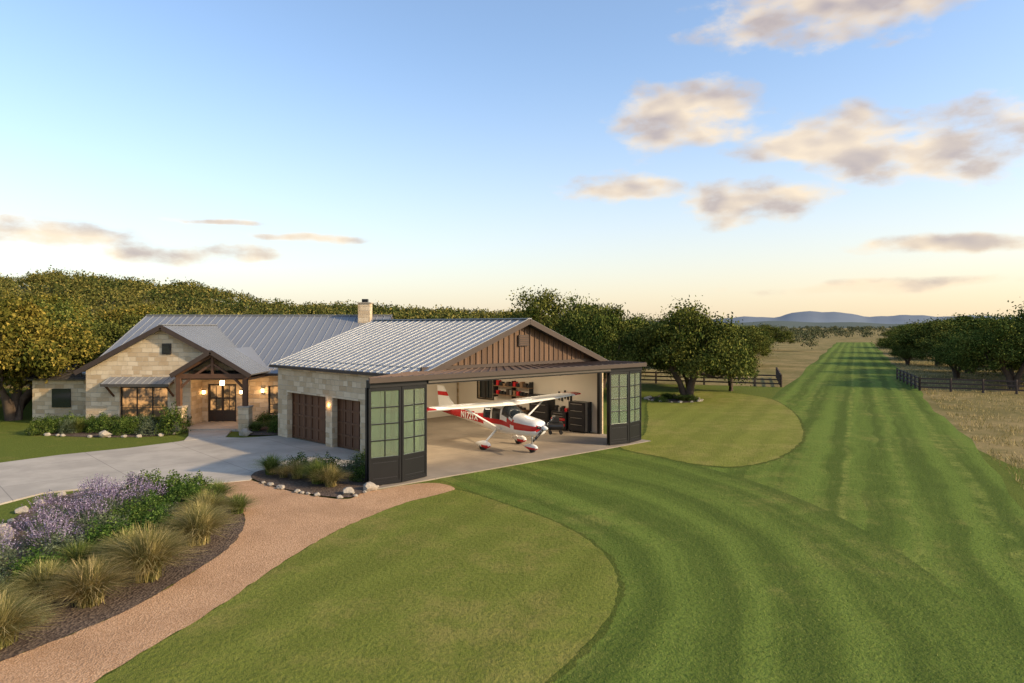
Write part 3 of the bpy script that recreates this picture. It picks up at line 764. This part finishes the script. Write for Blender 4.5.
for x,w,h in ((2.15,.02,.03),(2.05,.09,.11),(1.85,.12,.16),(1.6,.11,.16),(1.35,.05,.08),(1.2,.02,.03)):
    R.append([(x,w*math.cos(t),.26+h*math.sin(t)) for t in np.linspace(0,2*math.pi,13)[:-1]])
g.loft(R,lambda c_: M['red'] if c_.z<.24 else M['white'])
g.build('landing_gear',plane,True)
g=MB()
R=[]
for x,r in ((2.82,.01),(2.76,.07),(2.65,.12),(2.5,.15)): R.append([(x,r*math.cos(t),1.25+r*math.sin(t)) for t in np.linspace(0,2*math.pi,15)[:-1]])
g.loft(R,lambda c_:M['white'])
for s in (1,-1):
    d=Vector((0,math.cos(.6),math.sin(.6)))*s
    pts=[Vector((2.6,0,1.25))+d*q for q in (.1,.4,.75,.93)]
    for i in range(3): g.beam(pts[i],pts[i+1],.03,[.12,.13,.09][i],M['tool'])
for s in (1,-1): g.box((2.47,s*.25,1.3),(.06,.2,.12),M['tool'])
g.build('propeller',plane,True)
cu=bpy.data.curves.new('reg_text','FONT'); cu.body='N172YX'; cu.size=.46; cu.extrude=.01; cu.offset=.010; cu.materials.append(M['white'])
o=bpy.data.objects.new('registration_marking',cu); COL.objects.link(o); o.parent=plane
o.location=(-3.2,-.33,1.28); o.rotation_euler=(math.radians(90),0,math.radians(-8.5))

# ------------------------------------------------------------------ foliage generators
def rand_unit(n): 
    v=rng.normal(size=(n,3)); return v/np.linalg.norm(v,axis=1,keepdims=True)
def leaf_quads(P,size,asp=.55,flat=0.0):
    n=len(P); a=rand_unit(n); b=np.cross(a,rand_unit(n)); b/=np.linalg.norm(b,axis=1,keepdims=True)+1e-9
    s=(size*rng.uniform(.6,1.3,n))[:,None]
    V=np.empty((n,4,3)); V[:,0]=P+a*s; V[:,1]=P+b*s*asp; V[:,2]=P-a*s; V[:,3]=P-b*s*asp
    return V.reshape(-1,3),np.arange(n*4).reshape(n,4)
def tube_np(pts,rad,seg=7):
    mb=MB(); mb.tube(pts,rad,M['bark'],seg,False); return np.array(mb.v),np.array(mb.f)
def tree_mesh(name,H,R,nclump,nleaf,leaf,leafmat,cb=.3,stems=3,ecc=0.0):
    Vs=[];Fs=[];Ms=[];off=0
    def add(V,F,m):
        nonlocal off
        Vs.append(V);Fs.append(F+off);Ms.append(np.full(len(F),m));off+=len(V)
    zb=H*cb
    subs=[]
    ns=rng.integers(5,8)
    for k in range(ns):
        a=6.28*k/ns+rng.uniform(-.5,.5); q=rng.uniform(.30,.68)*R
        subs.append((np.array([math.cos(a)*q*(1+ecc),math.sin(a)*q,zb+(H-zb)*rng.uniform(.26,.58)]),R*rng.uniform(.30,.50),(H-zb)*rng.uniform(.24,.38)))
    subs.append((np.array([rng.uniform(-.3,.3)*R,rng.uniform(-.3,.3)*R,zb+(H-zb)*.62]),R*.44,(H-zb)*.34))
    cl=[]
    for i in range(nclump):
        c,r,rz_=subs[i%len(subs)]; d=rand_unit(1)[0]
        if d[2]<-.5: d[2]*=-.5
        k=rng.uniform(.35,1)**.6
        cl.append(c+d*np.array([r,r,rz_])*k)
    cl=np.array(cl)
    ends=[]
    for s in range(stems):
        az=6.28*s/stems+rng.uniform(-.5,.5); lean=R*rng.uniform(.18,.35)
        r0=H*.035*rng.uniform(.85,1.15)
        pts=[Vector((.12*math.cos(az),.12*math.sin(az),-.1)),Vector((lean*.35*math.cos(az),lean*.35*math.sin(az),H*.16)),Vector((lean*math.cos(az),lean*math.sin(az),H*.36)),Vector((lean*1.5*math.cos(az+.3),lean*1.5*math.sin(az+.3),H*.6))]
        V,F=tube_np(pts,[r0*1.3,r0,r0*.72,r0*.3]); add(V,F,0); ends.append((pts,r0))
    for i in range(min(nclump,26)):
        c=cl[i]; best=min(ends,key=lambda e:(e[0][2]-Vector(c)).length); p,r0=best
        st_=p[1].lerp(p[2],rng.uniform(.3,1)); e=Vector(c); m_=st_.lerp(e,.5)+Vector((rng.uniform(-.3,.3),rng.uniform(-.3,.3),-.1*R*rng.uniform(0,1)))
        V,F=tube_np([st_,m_,e],[r0*.45,r0*.28,r0*.08],5); add(V,F,0)
    P=[]
    for c in cl:
        cr=R*rng.uniform(.10,.21); k=int(nleaf*rng.uniform(.5,1.5))
        q=rng.normal(size=(k,3))*np.array([1,1,.62])*cr*.62
        P.append(c+q)
    P=np.concatenate(P); P=P[(P[:,2]>max(.5,zb*.6))]
    V,F=leaf_quads(P,leaf); add(V,F,1)
    return np_mesh(name,np.concatenate(Vs),np.concatenate(Fs),[M['bark'],leafmat],np.concatenate(Ms))
oaks=[tree_mesh('oak_%d'%i,8,5.4,100,380,.115,M['oak'],cb,s,ec) for i,(s,cb,ec) in enumerate(((3,.12,.25),(2,.16,0),(4,.08,.35),(2,.20,0),(3,.05,.1)))]
sun_tint_oaks=[tree_mesh('oakg_%d'%i,8,5.2,96,380,.12,M['oakgold'],.2,s,.1) for i,s in enumerate((3,2))]

def tree(me,x,y,h,w=None,name='oak_tree',parent=None):
    s=h/8.3; w=w or s
    return link(me,name,parent,(x,y,0),(0,0,random.uniform(0,6.28)),(w*random.uniform(.92,1.12),w*random.uniform(.9,1.1),s))
for (x,y,h,w,k) in ((4.2,63,10.4,1.0,0),(8.6,67,10.0,.9,4),(-.6,69,7.6,.8,2),(14.6,57,8.9,.98,3),(9.0,59,7.8,.68,4),(20.5,64,5.4,.5,1),(12.5,72,8,.8,0),(6.5,60,8.8,.7,2),(17.5,67,6,.7,4)):
    tree(oaks[k],x,y,h,w)
for (x,y,h,w,k) in ((27,97,5.0,.65,4),(33,101,7.0,.95,1),(36,107,5.0,.7,2),(43,128,6.8,1.0,0),(47,134,4.8,.7,4),(61,168,7.2,1.2,2),(25,118,7.4,1.0,2),(16,88,5.4,.7,4),(30,132,6.6,1.1,0),(20,104,6.4,.9,1)):
    tree(oaks[k],x,y,h,w)
for (x,y,h,w,k) in ((48.5,66,7.8,.85,0),(54.5,67.5,9.8,1.2,2),(59.5,74,8.8,1.1,4),(51.5,79,5.8,.65,4),(64,82,9.8,1.35,0),(59,88,6.4,.95,2),(72,95,9.4,1.35,4),(65,104,7.8,1.3,1),(61.5,106,4.4,.55,4),(80,121,8.4,1.4,2),(72,124,5.6,1.0,4),(92,145,8.2,1.5,0),(84,150,4.8,.7,4),(110,182,7.8,1.6,2),(75,80,9.8,1.3,1),(56,72,6.5,.9,4)):
    tree(oaks[k],x,y,h,w)
for (x,y,h,w,k,gd) in ((-32.5,44.5,8.6,.95,0,1),(-38.5,49,8.6,1.0,1,1),(-33,56,7.2,.9,0,0),(-40,58,8.6,1.1,1,0),(-28.5,61,7.4,.9,1,0),(-47,61,9.8,1.2,0,1),(-23.5,67,6.8,.85,0,1),(-35,68,8.6,1.0,2,0),(-52,72,10,1.2,0,0),(-18,74,6.2,.8,1,0),(-30,77,8.0,1.0,0,0),(-43,80,9.6,1.2,1,1),(-58,84,10.8,1.3,0,1),(-11,80,6,.8,2,0),(-60,64,10,1.1,1,1),(-44,47,9.3,1.0,1,1)):
    tree((sun_tint_oaks if gd else oaks)[k%2 if gd else k],x,y,h,w)

def Af(r): return np.interp(r,[-1.6,-.75,-.6,-.38,-.16,0,.1,.25],[20,20,18.5,11.5,8.5,6,3.5,0])
def sm(t): t=np.clip(t,0,1); return t*t*(3-2*t)
def hz(x,y): 
    r=x/y; return Af(r)*sm((y-105)/150)*(1+.12*np.sin(x*.045+1)+.07*np.sin(x*.11+y*.03))-.6*(1-sm((y-105)/30))
rr=np.linspace(-1.6,.27,120); yy=np.linspace(100,420,50)
G=np.array([[(r*y,y,float(hz(r*y,y))) for r in rr] for y in yy]).reshape(-1,3)
F=[]
for i in range(49):
    for j in range(119): q=i*120+j; F.append((q,q+1,q+121,q+120))
M['hill']=mat_basic('hill_ground',(.10,.095,.04),.95,0,.4,.1,.1)
link(np_mesh('hill',G,np.array(F),[M['hill']],smooth=True),'wooded_hill')
def forest(name,pts,hs,mat,nleaf=230,leaf=.42):
    proto=[]
    for k in range(4):
        P=[]
        for c in range(9):
            d=rand_unit(1)[0]; cc=np.array([d[0]*.42,d[1]*.42,.50+d[2]*.26]); P.append(cc+rng.normal(size=(nleaf//9,3))*np.array([.15,.15,.11]))
        proto.append(np.concatenate(P))
    allP=[];sz=[]
    for (x,y,z),h in zip(pts,hs):
        p=proto[rng.integers(4)]; a=rng.uniform(0,6.28); c,s=math.cos(a),math.sin(a); w=h*rng.uniform(.9,1.35)
        q=np.stack([(p[:,0]*c-p[:,1]*s)*w+x,(p[:,0]*s+p[:,1]*c)*w+y,p[:,2]*h+z],1); allP.append(q); sz.append(np.full(len(q),leaf*h/6))
    V,F=leaf_quads(np.concatenate(allP),np.concatenate(sz),.7)
    return link(np_mesh(name,V,F,[mat]),name)
n=1500; y=108+rng.uniform(0,1,n)**.8*180; r=rng.uniform(-1.0,.2,n); x=r*y
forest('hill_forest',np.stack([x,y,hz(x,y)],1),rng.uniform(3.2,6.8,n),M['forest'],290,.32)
n=900; y=270+rng.uniform(0,1,n)**1.4*900; r=rng.uniform(0,1.2,n); x=r*y
keep=np.abs(x-.5037*y)>np.where(y<300,9,0); x,y=x[keep],y[keep]
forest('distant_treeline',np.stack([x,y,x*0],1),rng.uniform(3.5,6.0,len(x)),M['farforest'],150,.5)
pts=[];hh=[]
for _ in range(90):
    y_=rng.uniform(120,300); side=1 if rng.uniform()<.55 else -1
    x_=.5037*y_+(rng.uniform(22,110) if side>0 else -rng.uniform(16,40+.2*y_)); 
    for q in range(rng.integers(1,4)): pts.append((x_+rng.normal()*4,y_+rng.normal()*5,0)); hh.append(rng.uniform(2.5,6.0))
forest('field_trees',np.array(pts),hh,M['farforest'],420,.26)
def ridge(name,y,r0,r1,hf,c,n=160):
    V=[];F=[]
    for i in range(n+1):
        r=r0+(r1-r0)*i/n; h=hf(r); V+=[(r*y,y,-2),(r*(y+300),y+300,h*.8),(r*(y+600),y+600,h),(r*(y+1500),y+1500,-5)]
    for i in range(n):
        for k in range(3): q=i*4+k; F.append((q,q+4,q+5,q+1))
    m=mat_basic(name+'_mat',c,1,0,.15,.004,.0)
    link(np_mesh(name,np.array(V,float),np.array(F),[m],smooth=True),name)
ridge('distant_hills',2600,-1.2,1.6,lambda r:(24*math.exp(-((r-.35)/.06)**2)+38*math.exp(-((r-.45)/.055)**4)+28*math.exp(-((r-.56)/.06)**2)+24*math.exp(-((r-.72)/.12)**2)+24+4*math.sin(r*31)+2*math.sin(r*77)+1.5*math.sin(r*190)),(.17,.20,.235),320)  # bluish-grey base colour stands in for the haze over far hills
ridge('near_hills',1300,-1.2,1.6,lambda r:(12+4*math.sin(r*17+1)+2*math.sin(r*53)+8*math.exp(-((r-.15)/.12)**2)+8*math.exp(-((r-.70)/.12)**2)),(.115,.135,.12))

# ------------------------------------------------------------------ fences
def fence(name,a,b,rails=(.35,.75,1.15),step=2.4):
    e_=empty(name); g=MB(); a=Vector(a);b=Vector(b);L=(b-a).length;n=int(L/step)
    for i in range(n+1):
        p=a.lerp(b,i/n); g.box((p.x,p.y,.62),(.14,.14,1.3),M['fence'],.3)
    for z in rails: g.beam((a.x,a.y,z),(b.x,b.y,z),.05,.14,M['fence'])
    g.build('rails',e_)
fence('ranch_fence',(13,73.5),(26.8,68)); fence('ranch_fence',(26.8,68),(31,80))
fence('ranch_fence',(38.5,64.5),(52,58)); fence('ranch_fence',(38.5,64.5),(44,78))

# ------------------------------------------------------------------ planting
def tuft_mesh(name,n,h,spread,wid,mat,droop=1.0):
    az=rng.uniform(0,2*math.pi,n); ln=rng.uniform(.6,1.1,n)*h; lean=rng.uniform(.05,1,n)**.8*spread
    base=rng.normal(size=(n,2))*h*.07; K=5; V=np.zeros((n,K,2,3)); 
    side=np.stack([-np.sin(az),np.cos(az)],1)
    for k in range(K):
        t=k/(K-1); hr=lean*h*(t**1.7); z=ln*(t-droop*.42*lean*t**2.6)
        c=np.stack([base[:,0]+np.cos(az)*hr,base[:,1]+np.sin(az)*hr,z],1); w=wid*(1-t)**.7+.001
        V[:,k,0,:2]=c[:,:2]+side*w; V[:,k,1,:2]=c[:,:2]-side*w; V[:,k,0,2]=c[:,2]; V[:,k,1,2]=c[:,2]
    idx=np.arange(n*K*2).reshape(n,K,2); F=np.stack([idx[:,:-1,0],idx[:,:-1,1],idx[:,1:,1],idx[:,1:,0]],-1).reshape(-1,4)
    return np_mesh(name,V.reshape(-1,3),F,[mat])
tufts=[tuft_mesh('tuft%d'%i,1700,1.0,.95,.0055,M['tuft'],1.3) for i in range(3)]
tuftg=[tuft_mesh('tuftg%d'%i,900,1.0,.95,.008,M['tuftg'],1.2) for i in range(2)]
def shrub_mesh(name,n,leaf,mat,hh=.8):
    d=rand_unit(n*2); d=d[d[:,2]>-.1][:n]; m=len(d)
    k=1+.18*np.sin(d[:,0]*7+1)+.18*np.sin(d[:,1]*8+2)+.1*np.sin(d[:,2]*11)
    P=d*(rng.uniform(.35,1,m)**.4*.5*k)[:,None]; P[:,2]=np.abs(P[:,2])*hh*2+.03
    V,F=leaf_quads(P,leaf); return np_mesh(name,V,F,[mat])
shr=[shrub_mesh('shrub%d'%i,2600,.032,M['shrub']) for i in range(3)]
shg=[shrub_mesh('sage%d'%i,2400,.026,M['shrubgrey']) for i in range(2)]
def lav_mesh(name):
    n=1800; d=rand_unit(n*2); d=d[d[:,2]>0][:n]; P=d*.45; P[:,2]=P[:,2]*1.3+.02; P*=rng.uniform(.5,1,len(P))[:,None]
    V,F=leaf_quads(P,.028,.3)
    n2=150; az=rng.uniform(0,6.28,n2); l=rng.uniform(0,.8,n2)**.7; Vs=[V];Fs=[F];Ms=[np.zeros(len(F))];off=len(V)
    tips=np.stack([np.cos(az)*l*.62,np.sin(az)*l*.62,.85-.35*l**2+rng.uniform(-.1,.1,n2)],1); roots=tips*np.array([.45,.45,.3])
    PP_=[]
    for t in np.linspace(.66,1,8): PP_.append(roots+(tips-roots)*t+rng.normal(size=(n2,3))*.005)
    V2,F2=leaf_quads(np.concatenate(PP_),.016,.7); Vs.append(V2);Fs.append(F2+off);Ms.append(np.ones(len(F2)))
    return np_mesh(name,np.concatenate(Vs),np.concatenate(Fs),[M['shrubgrey'],M['lav']],np.concatenate(Ms))
lavs=[lav_mesh('lav%d'%i) for i in range(2)]
def plant(kind,x,y,s,sz=None,z=.03):
    me,nm={'t':(tufts,'ornamental_grass'),'g':(tuftg,'green_grass_clump'),'s':(shr,'shrub'),'a':(shg,'sage_shrub'),'l':(lavs,'lavender_plant')}[kind]
    link(random.choice(me),nm,None,(x,y,z),(0,0,random.uniform(0,6.28)),(s,s,sz or s))
for k,x,y,s,z in (('t',-9.9,13.1,1.3,1.05),('t',-9.35,15.1,1.3,1.1),('t',-8.85,16.6,1.5,1.4),('t',-8.85,19.3,1.4,1.2),('t',-9.7,21.7,1.2,1.0),('t',-10.5,15.4,1.1,.95),('t',-10.9,13.9,1.2,1.0),('t',-9.9,17.6,1.2,1.0),('t',-9.4,20.5,1.1,.95),('t',-9.2,18.0,.9,.8),
  ('l',-12.6,20.2,1.3,1.2),('l',-13.0,19.0,1.4,1.2),('l',-12.8,21.7,1.4,1.2),('l',-12.2,18.2,1.3,1.1),('l',-13.6,22.3,1.4,1.2),('l',-13.0,23.4,1.3,1.2),('l',-14.1,20.8,1.3,1.2),('l',-13.7,18,1.2,1.1),('l',-12.1,22.7,1.2,1.1),('l',-14.3,23.6,1.2,1.1),('l',-12.9,17.0,1.1,1.0),
  ('s',-12.1,24.3,1.4,1.1),('s',-11.3,23.6,1.3,1.0),('s',-11.4,21.7,1.4,1.0),('s',-10.6,22.9,1.2,.9),('a',-12.3,16.4,1.3,1.0),('s',-11.4,16.3,1.2,.9),('s',-10.9,18.6,1.5,1.0),('s',-10.4,19.8,1.3,1.0),('a',-11.5,19.4,1.3,1.0),('s',-13.4,24.8,1.3,1.0),('a',-11.7,17.8,1.2,.9),('s',-11.5,20.5,1.3,1.0),('a',-11.8,15.2,1.2,.8),('s',-11.9,13.9,1.2,.8),('g',-10.3,23.9,1.0,.8),('g',-9.0,22.4,.9,.7),('s',-11.6,25.2,1.0,.8),('a',-10.1,14.2,.8,.5),('g',-9.9,16.5,.8,.6),('a',-10.5,21.2,.9,.7),('g',-10.9,17.2,1,.8)):
    plant(k,x,y,s,z)
for k,x,y,s,z in (('g',-9.9,28.1,1.1,.9),('t',-8.6,27.3,.9,.8),('s',-9.0,28.9,1.1,.8),('g',-7.5,26.5,1.2,1.0),('t',-6.9,26.0,1.0,.9),('s',-7.7,28.2,1.2,.9),('a',-6.5,27.9,1.2,.9),('s',-6.2,28.9,1.1,1.0),('t',-8.0,27.7,.9,.8),('s',-5.9,27.0,.9,.7),('g',-5.8,28.2,.9,1.0),('t',-9.2,27.5,.7,.6),('s',-5.6,29.3,.9,1.0)):
    plant(k,x,y,s,z,.07)
for i in range(26):
    plant(random.choice('ssga'),random.uniform(-27.3,-19.8),random.uniform(38.6,41.0),random.uniform(.9,1.5),random.uniform(.6,1.2))
for i in range(9): plant(random.choice('ssgt'),random.uniform(-15.4,-13.3),random.uniform(38.6,42.3),random.uniform(.8,1.3),random.uniform(.6,1.0),.08)
for i in range(8): plant('s',-25.2+i*.75,40.9,1.3,.9)
for i in range(12): plant(random.choice('sg'),random.uniform(11.8,15),random.uniform(55,58.4),1,.5)
plant('s',-19.3,38.9,1.5,1.9)

def rock_mesh(name):
    import bmesh
    bm=bmesh.new(); bmesh.ops.create_icosphere(bm,subdivisions=2,radius=.5)
    for v in bm.verts:
        c=v.co; k=1+.25*math.sin(c.x*7+random.random())+.12*random.uniform(-1,1); v.co=Vector((c.x*k,c.y*k*.8,c.z*k*.55))
    me=bpy.data.meshes.new(name); bm.to_mesh(me); bm.free(); me.materials.append(M['rock']); return me
rocks=[rock_mesh('rock%d'%i) for i in range(3)]
re_=empty('bed_edging_rocks')
def edge_rocks(poly,i0,i1,step,s,z=.05):
    pts=catmull(poly,6); a=i0*6; b=i1*6; acc=0
    for i in range(a,b):
        p=Vector(pts[i%len(pts)]); q=Vector(pts[(i+1)%len(pts)]); L=(q-p).length; acc+=L
        while acc>step:
            acc-=step*random.uniform(.7,1.6); t=random.random(); r=p.lerp(q,t); k=s*random.uniform(.5,1.3)
            link(random.choice(rocks),'rock',re_,(r.x+random.uniform(-.05,.05),r.y,z),(0,0,random.uniform(0,6)),(k,k,k))
edge_rocks(bed2,4,9,.5,.26,.07); edge_rocks(bedp,9,15,.8,.4)
edge_rocks(hb,1,5,.7,.3)
edge_rocks(ob_,0,6,.6,.35)
for x,y,s in ((-14.9,19.6,1.1),(-14.6,18.7,.8),(-5.3,25.5,.6),(-5.9,24.8,.5),(-14.9,38.3,.8),(-22.5,37.8,.7)): link(random.choice(rocks),'boulder',re_,(x,y,.15),(0,0,s*5),(s,s,s))

def blades(name,P,h,wid,mat):
    n=len(P); az=rng.uniform(0,6.28,n); hh=h*rng.uniform(.5,1.3,n); s=np.stack([-np.sin(az),np.cos(az)],1)*wid; ln=rng.normal(size=(n,2))*h*.35
    V=np.zeros((n,3,3)); V[:,0,:2]=P+s; V[:,1,:2]=P-s; V[:,2,:2]=P+ln; V[:,2,2]=hh
    V[:,:2,2]=.01
    return link(np_mesh(name,V.reshape(-1,3),np.arange(n*3).reshape(n,3),[mat]),name)
n=60000; y=12+rng.uniform(0,1,n)**1.5*110; off=6.3+rng.uniform(0,1,n)**1.3*45; cl=np.sin(off*1.7+np.sin(y*.9)*2)+np.sin(y*1.3+off*.6)
k=cl>rng.uniform(-1.6,1.2,n); blades('field_grass',np.stack([.5037*y+off,y],1)[k],.22,.02,M['tuft'])
n=90000; y=9+rng.uniform(0,1,n)**1.6*26; x=rng.uniform(-9,14,n)*(.6+y/30)
blades('lawn_blades',np.stack([x,y],1)[(x>-4.6)&~((y>24)&(x<3.5))&~((y>20)&(x<-3.2))],.045,.006,M['tuftg'])

# ------------------------------------------------------------------ world
SAZ,SEL=math.radians(110),math.radians(25)
w=bpy.data.worlds.new('World'); scene.world=w; w.use_nodes=True; nt=w.node_tree; nt.nodes.clear(); n=N(nt)
out=n.node('ShaderNodeOutputWorld'); bg=n.node('ShaderNodeBackground'); bg.inputs[1].default_value=.15; n.link(bg.outputs[0],out.inputs[0])
sky=n.node('ShaderNodeTexSky'); sky.sky_type='NISHITA'; sky.sun_disc=False; sky.sun_elevation=SEL; sky.sun_rotation=SAZ; sky.air_density=1.0; sky.dust_density=1.0; sky.ozone_density=1.5
skyc=n.mix(1.0,sky.outputs[0],(1.75,1.75,1.78),'MULTIPLY')
d=n.node('ShaderNodeTexCoord').outputs['Generated']; X,Y,Z=n.sep(d)
az=n.math('ARCTAN2',X,Y); el=n.math('ARCSINE',Z)
hz_=n.math('POWER',n.math('SUBTRACT',1.0,n.ramp(el,-.02,.42,False)),2.3)
warm=n.ramp(az,-.7,.8)
hcol=n.mix(warm,(5.5,4.8,3.95),(6.8,5.25,3.4))
col=n.mix(n.math('MULTIPLY',hz_,.90),skyc,hcol)
wv=n.node('ShaderNodeTexNoise'); wv.inputs['Scale'].default_value=7; wv.inputs['Detail'].default_value=2
p2=n.comb(az,n.math('MULTIPLY',el,2.0)); n.link(p2,wv.inputs['Vector'])
wx,wy,wz=n.sep(wv.outputs['Color'])
azd=n.math('ADD',az,n.math('MULTIPLY',n.math('SUBTRACT',wx,.5),.07)); eld=n.math('ADD',el,n.math('MULTIPLY',n.math('SUBTRACT',wy,.5),.035))
CL=[(.245,.290,.12,.050),(.45,.400,.19,.050),(.55,.218,.17,.046),(.155,.200,.09,.022),(.35,.168,.11,.032),(.42,.248,.12,.036),(.60,.100,.13,.014),(-.60,.110,.13,.018),(-.46,.096,.16,.014),(-.28,.119,.08,.009),(-.42,.140,.07,.006),(.52,.05,.20,.008)]
fld=None
for a,e,rx,ry in CL:
    q1=n.math('MULTIPLY',n.math('SUBTRACT',azd,a),1/rx); q1=n.math('MULTIPLY',q1,q1); q2=n.math('MULTIPLY',n.math('SUBTRACT',eld,e),1/ry)
    E=n.math('SUBTRACT',1.0,n.math('MULTIPLY_ADD',q2,q2,q1)); fld=E if fld is None else n.math('MAXIMUM',fld,E)
fld=n.math('MAXIMUM',fld,-3.0)
n1=n.noise(p2,12,6,.56)
na=n.noise(p2,9,2,.5)
p3=n.comb(n.math('ADD',az,.03),n.math('MULTIPLY',n.math('ADD',el,.022),2.0)); n2=n.noise(p3,9,2,.5)
raw=n.math('ADD',n.math('MULTIPLY',fld,1.5),n.math('MULTIPLY',n.math('SUBTRACT',n1,.45),6.0))
den=n.ramp(raw,-.1,1.9)
lit=n.math('ADD',.45,n.math('MULTIPLY',n.math('SUBTRACT',na,n2),4.2),clamp=True)
lit=n.math('MULTIPLY_ADD',n.ramp(raw,2.6,.6),.40,n.math('MULTIPLY',lit,.85),clamp=True)
ccol=n.mix(lit,(3.5,2.95,2.85),(7.0,5.7,4.1))
col=n.mix(n.math('MULTIPLY',den,.88),col,ccol)
n.link(col,bg.inputs[0])
sd=Vector((math.sin(SAZ)*math.cos(SEL),math.cos(SAZ)*math.cos(SEL),math.sin(SEL)))
sl=bpy.data.lights.new('sun','SUN'); sl.energy=5.0; sl.angle=math.radians(1.5); sl.color=(1,.77,.48)
so=bpy.data.objects.new('sun',sl); COL.objects.link(so); so.rotation_euler=sd.to_track_quat('Z','Y').to_euler(); so.location=(60,0,40)

cam=bpy.data.cameras.new('camera'); cam.sensor_width=36; cam.lens=24.01; cam.shift_y=-16.5/1024; cam.clip_end=20000; cam.clip_start=.1
co=bpy.data.objects.new('camera',cam); COL.objects.link(co); co.location=(0,0,6.2); co.rotation_euler=(math.radians(90),0,0); scene.camera=co
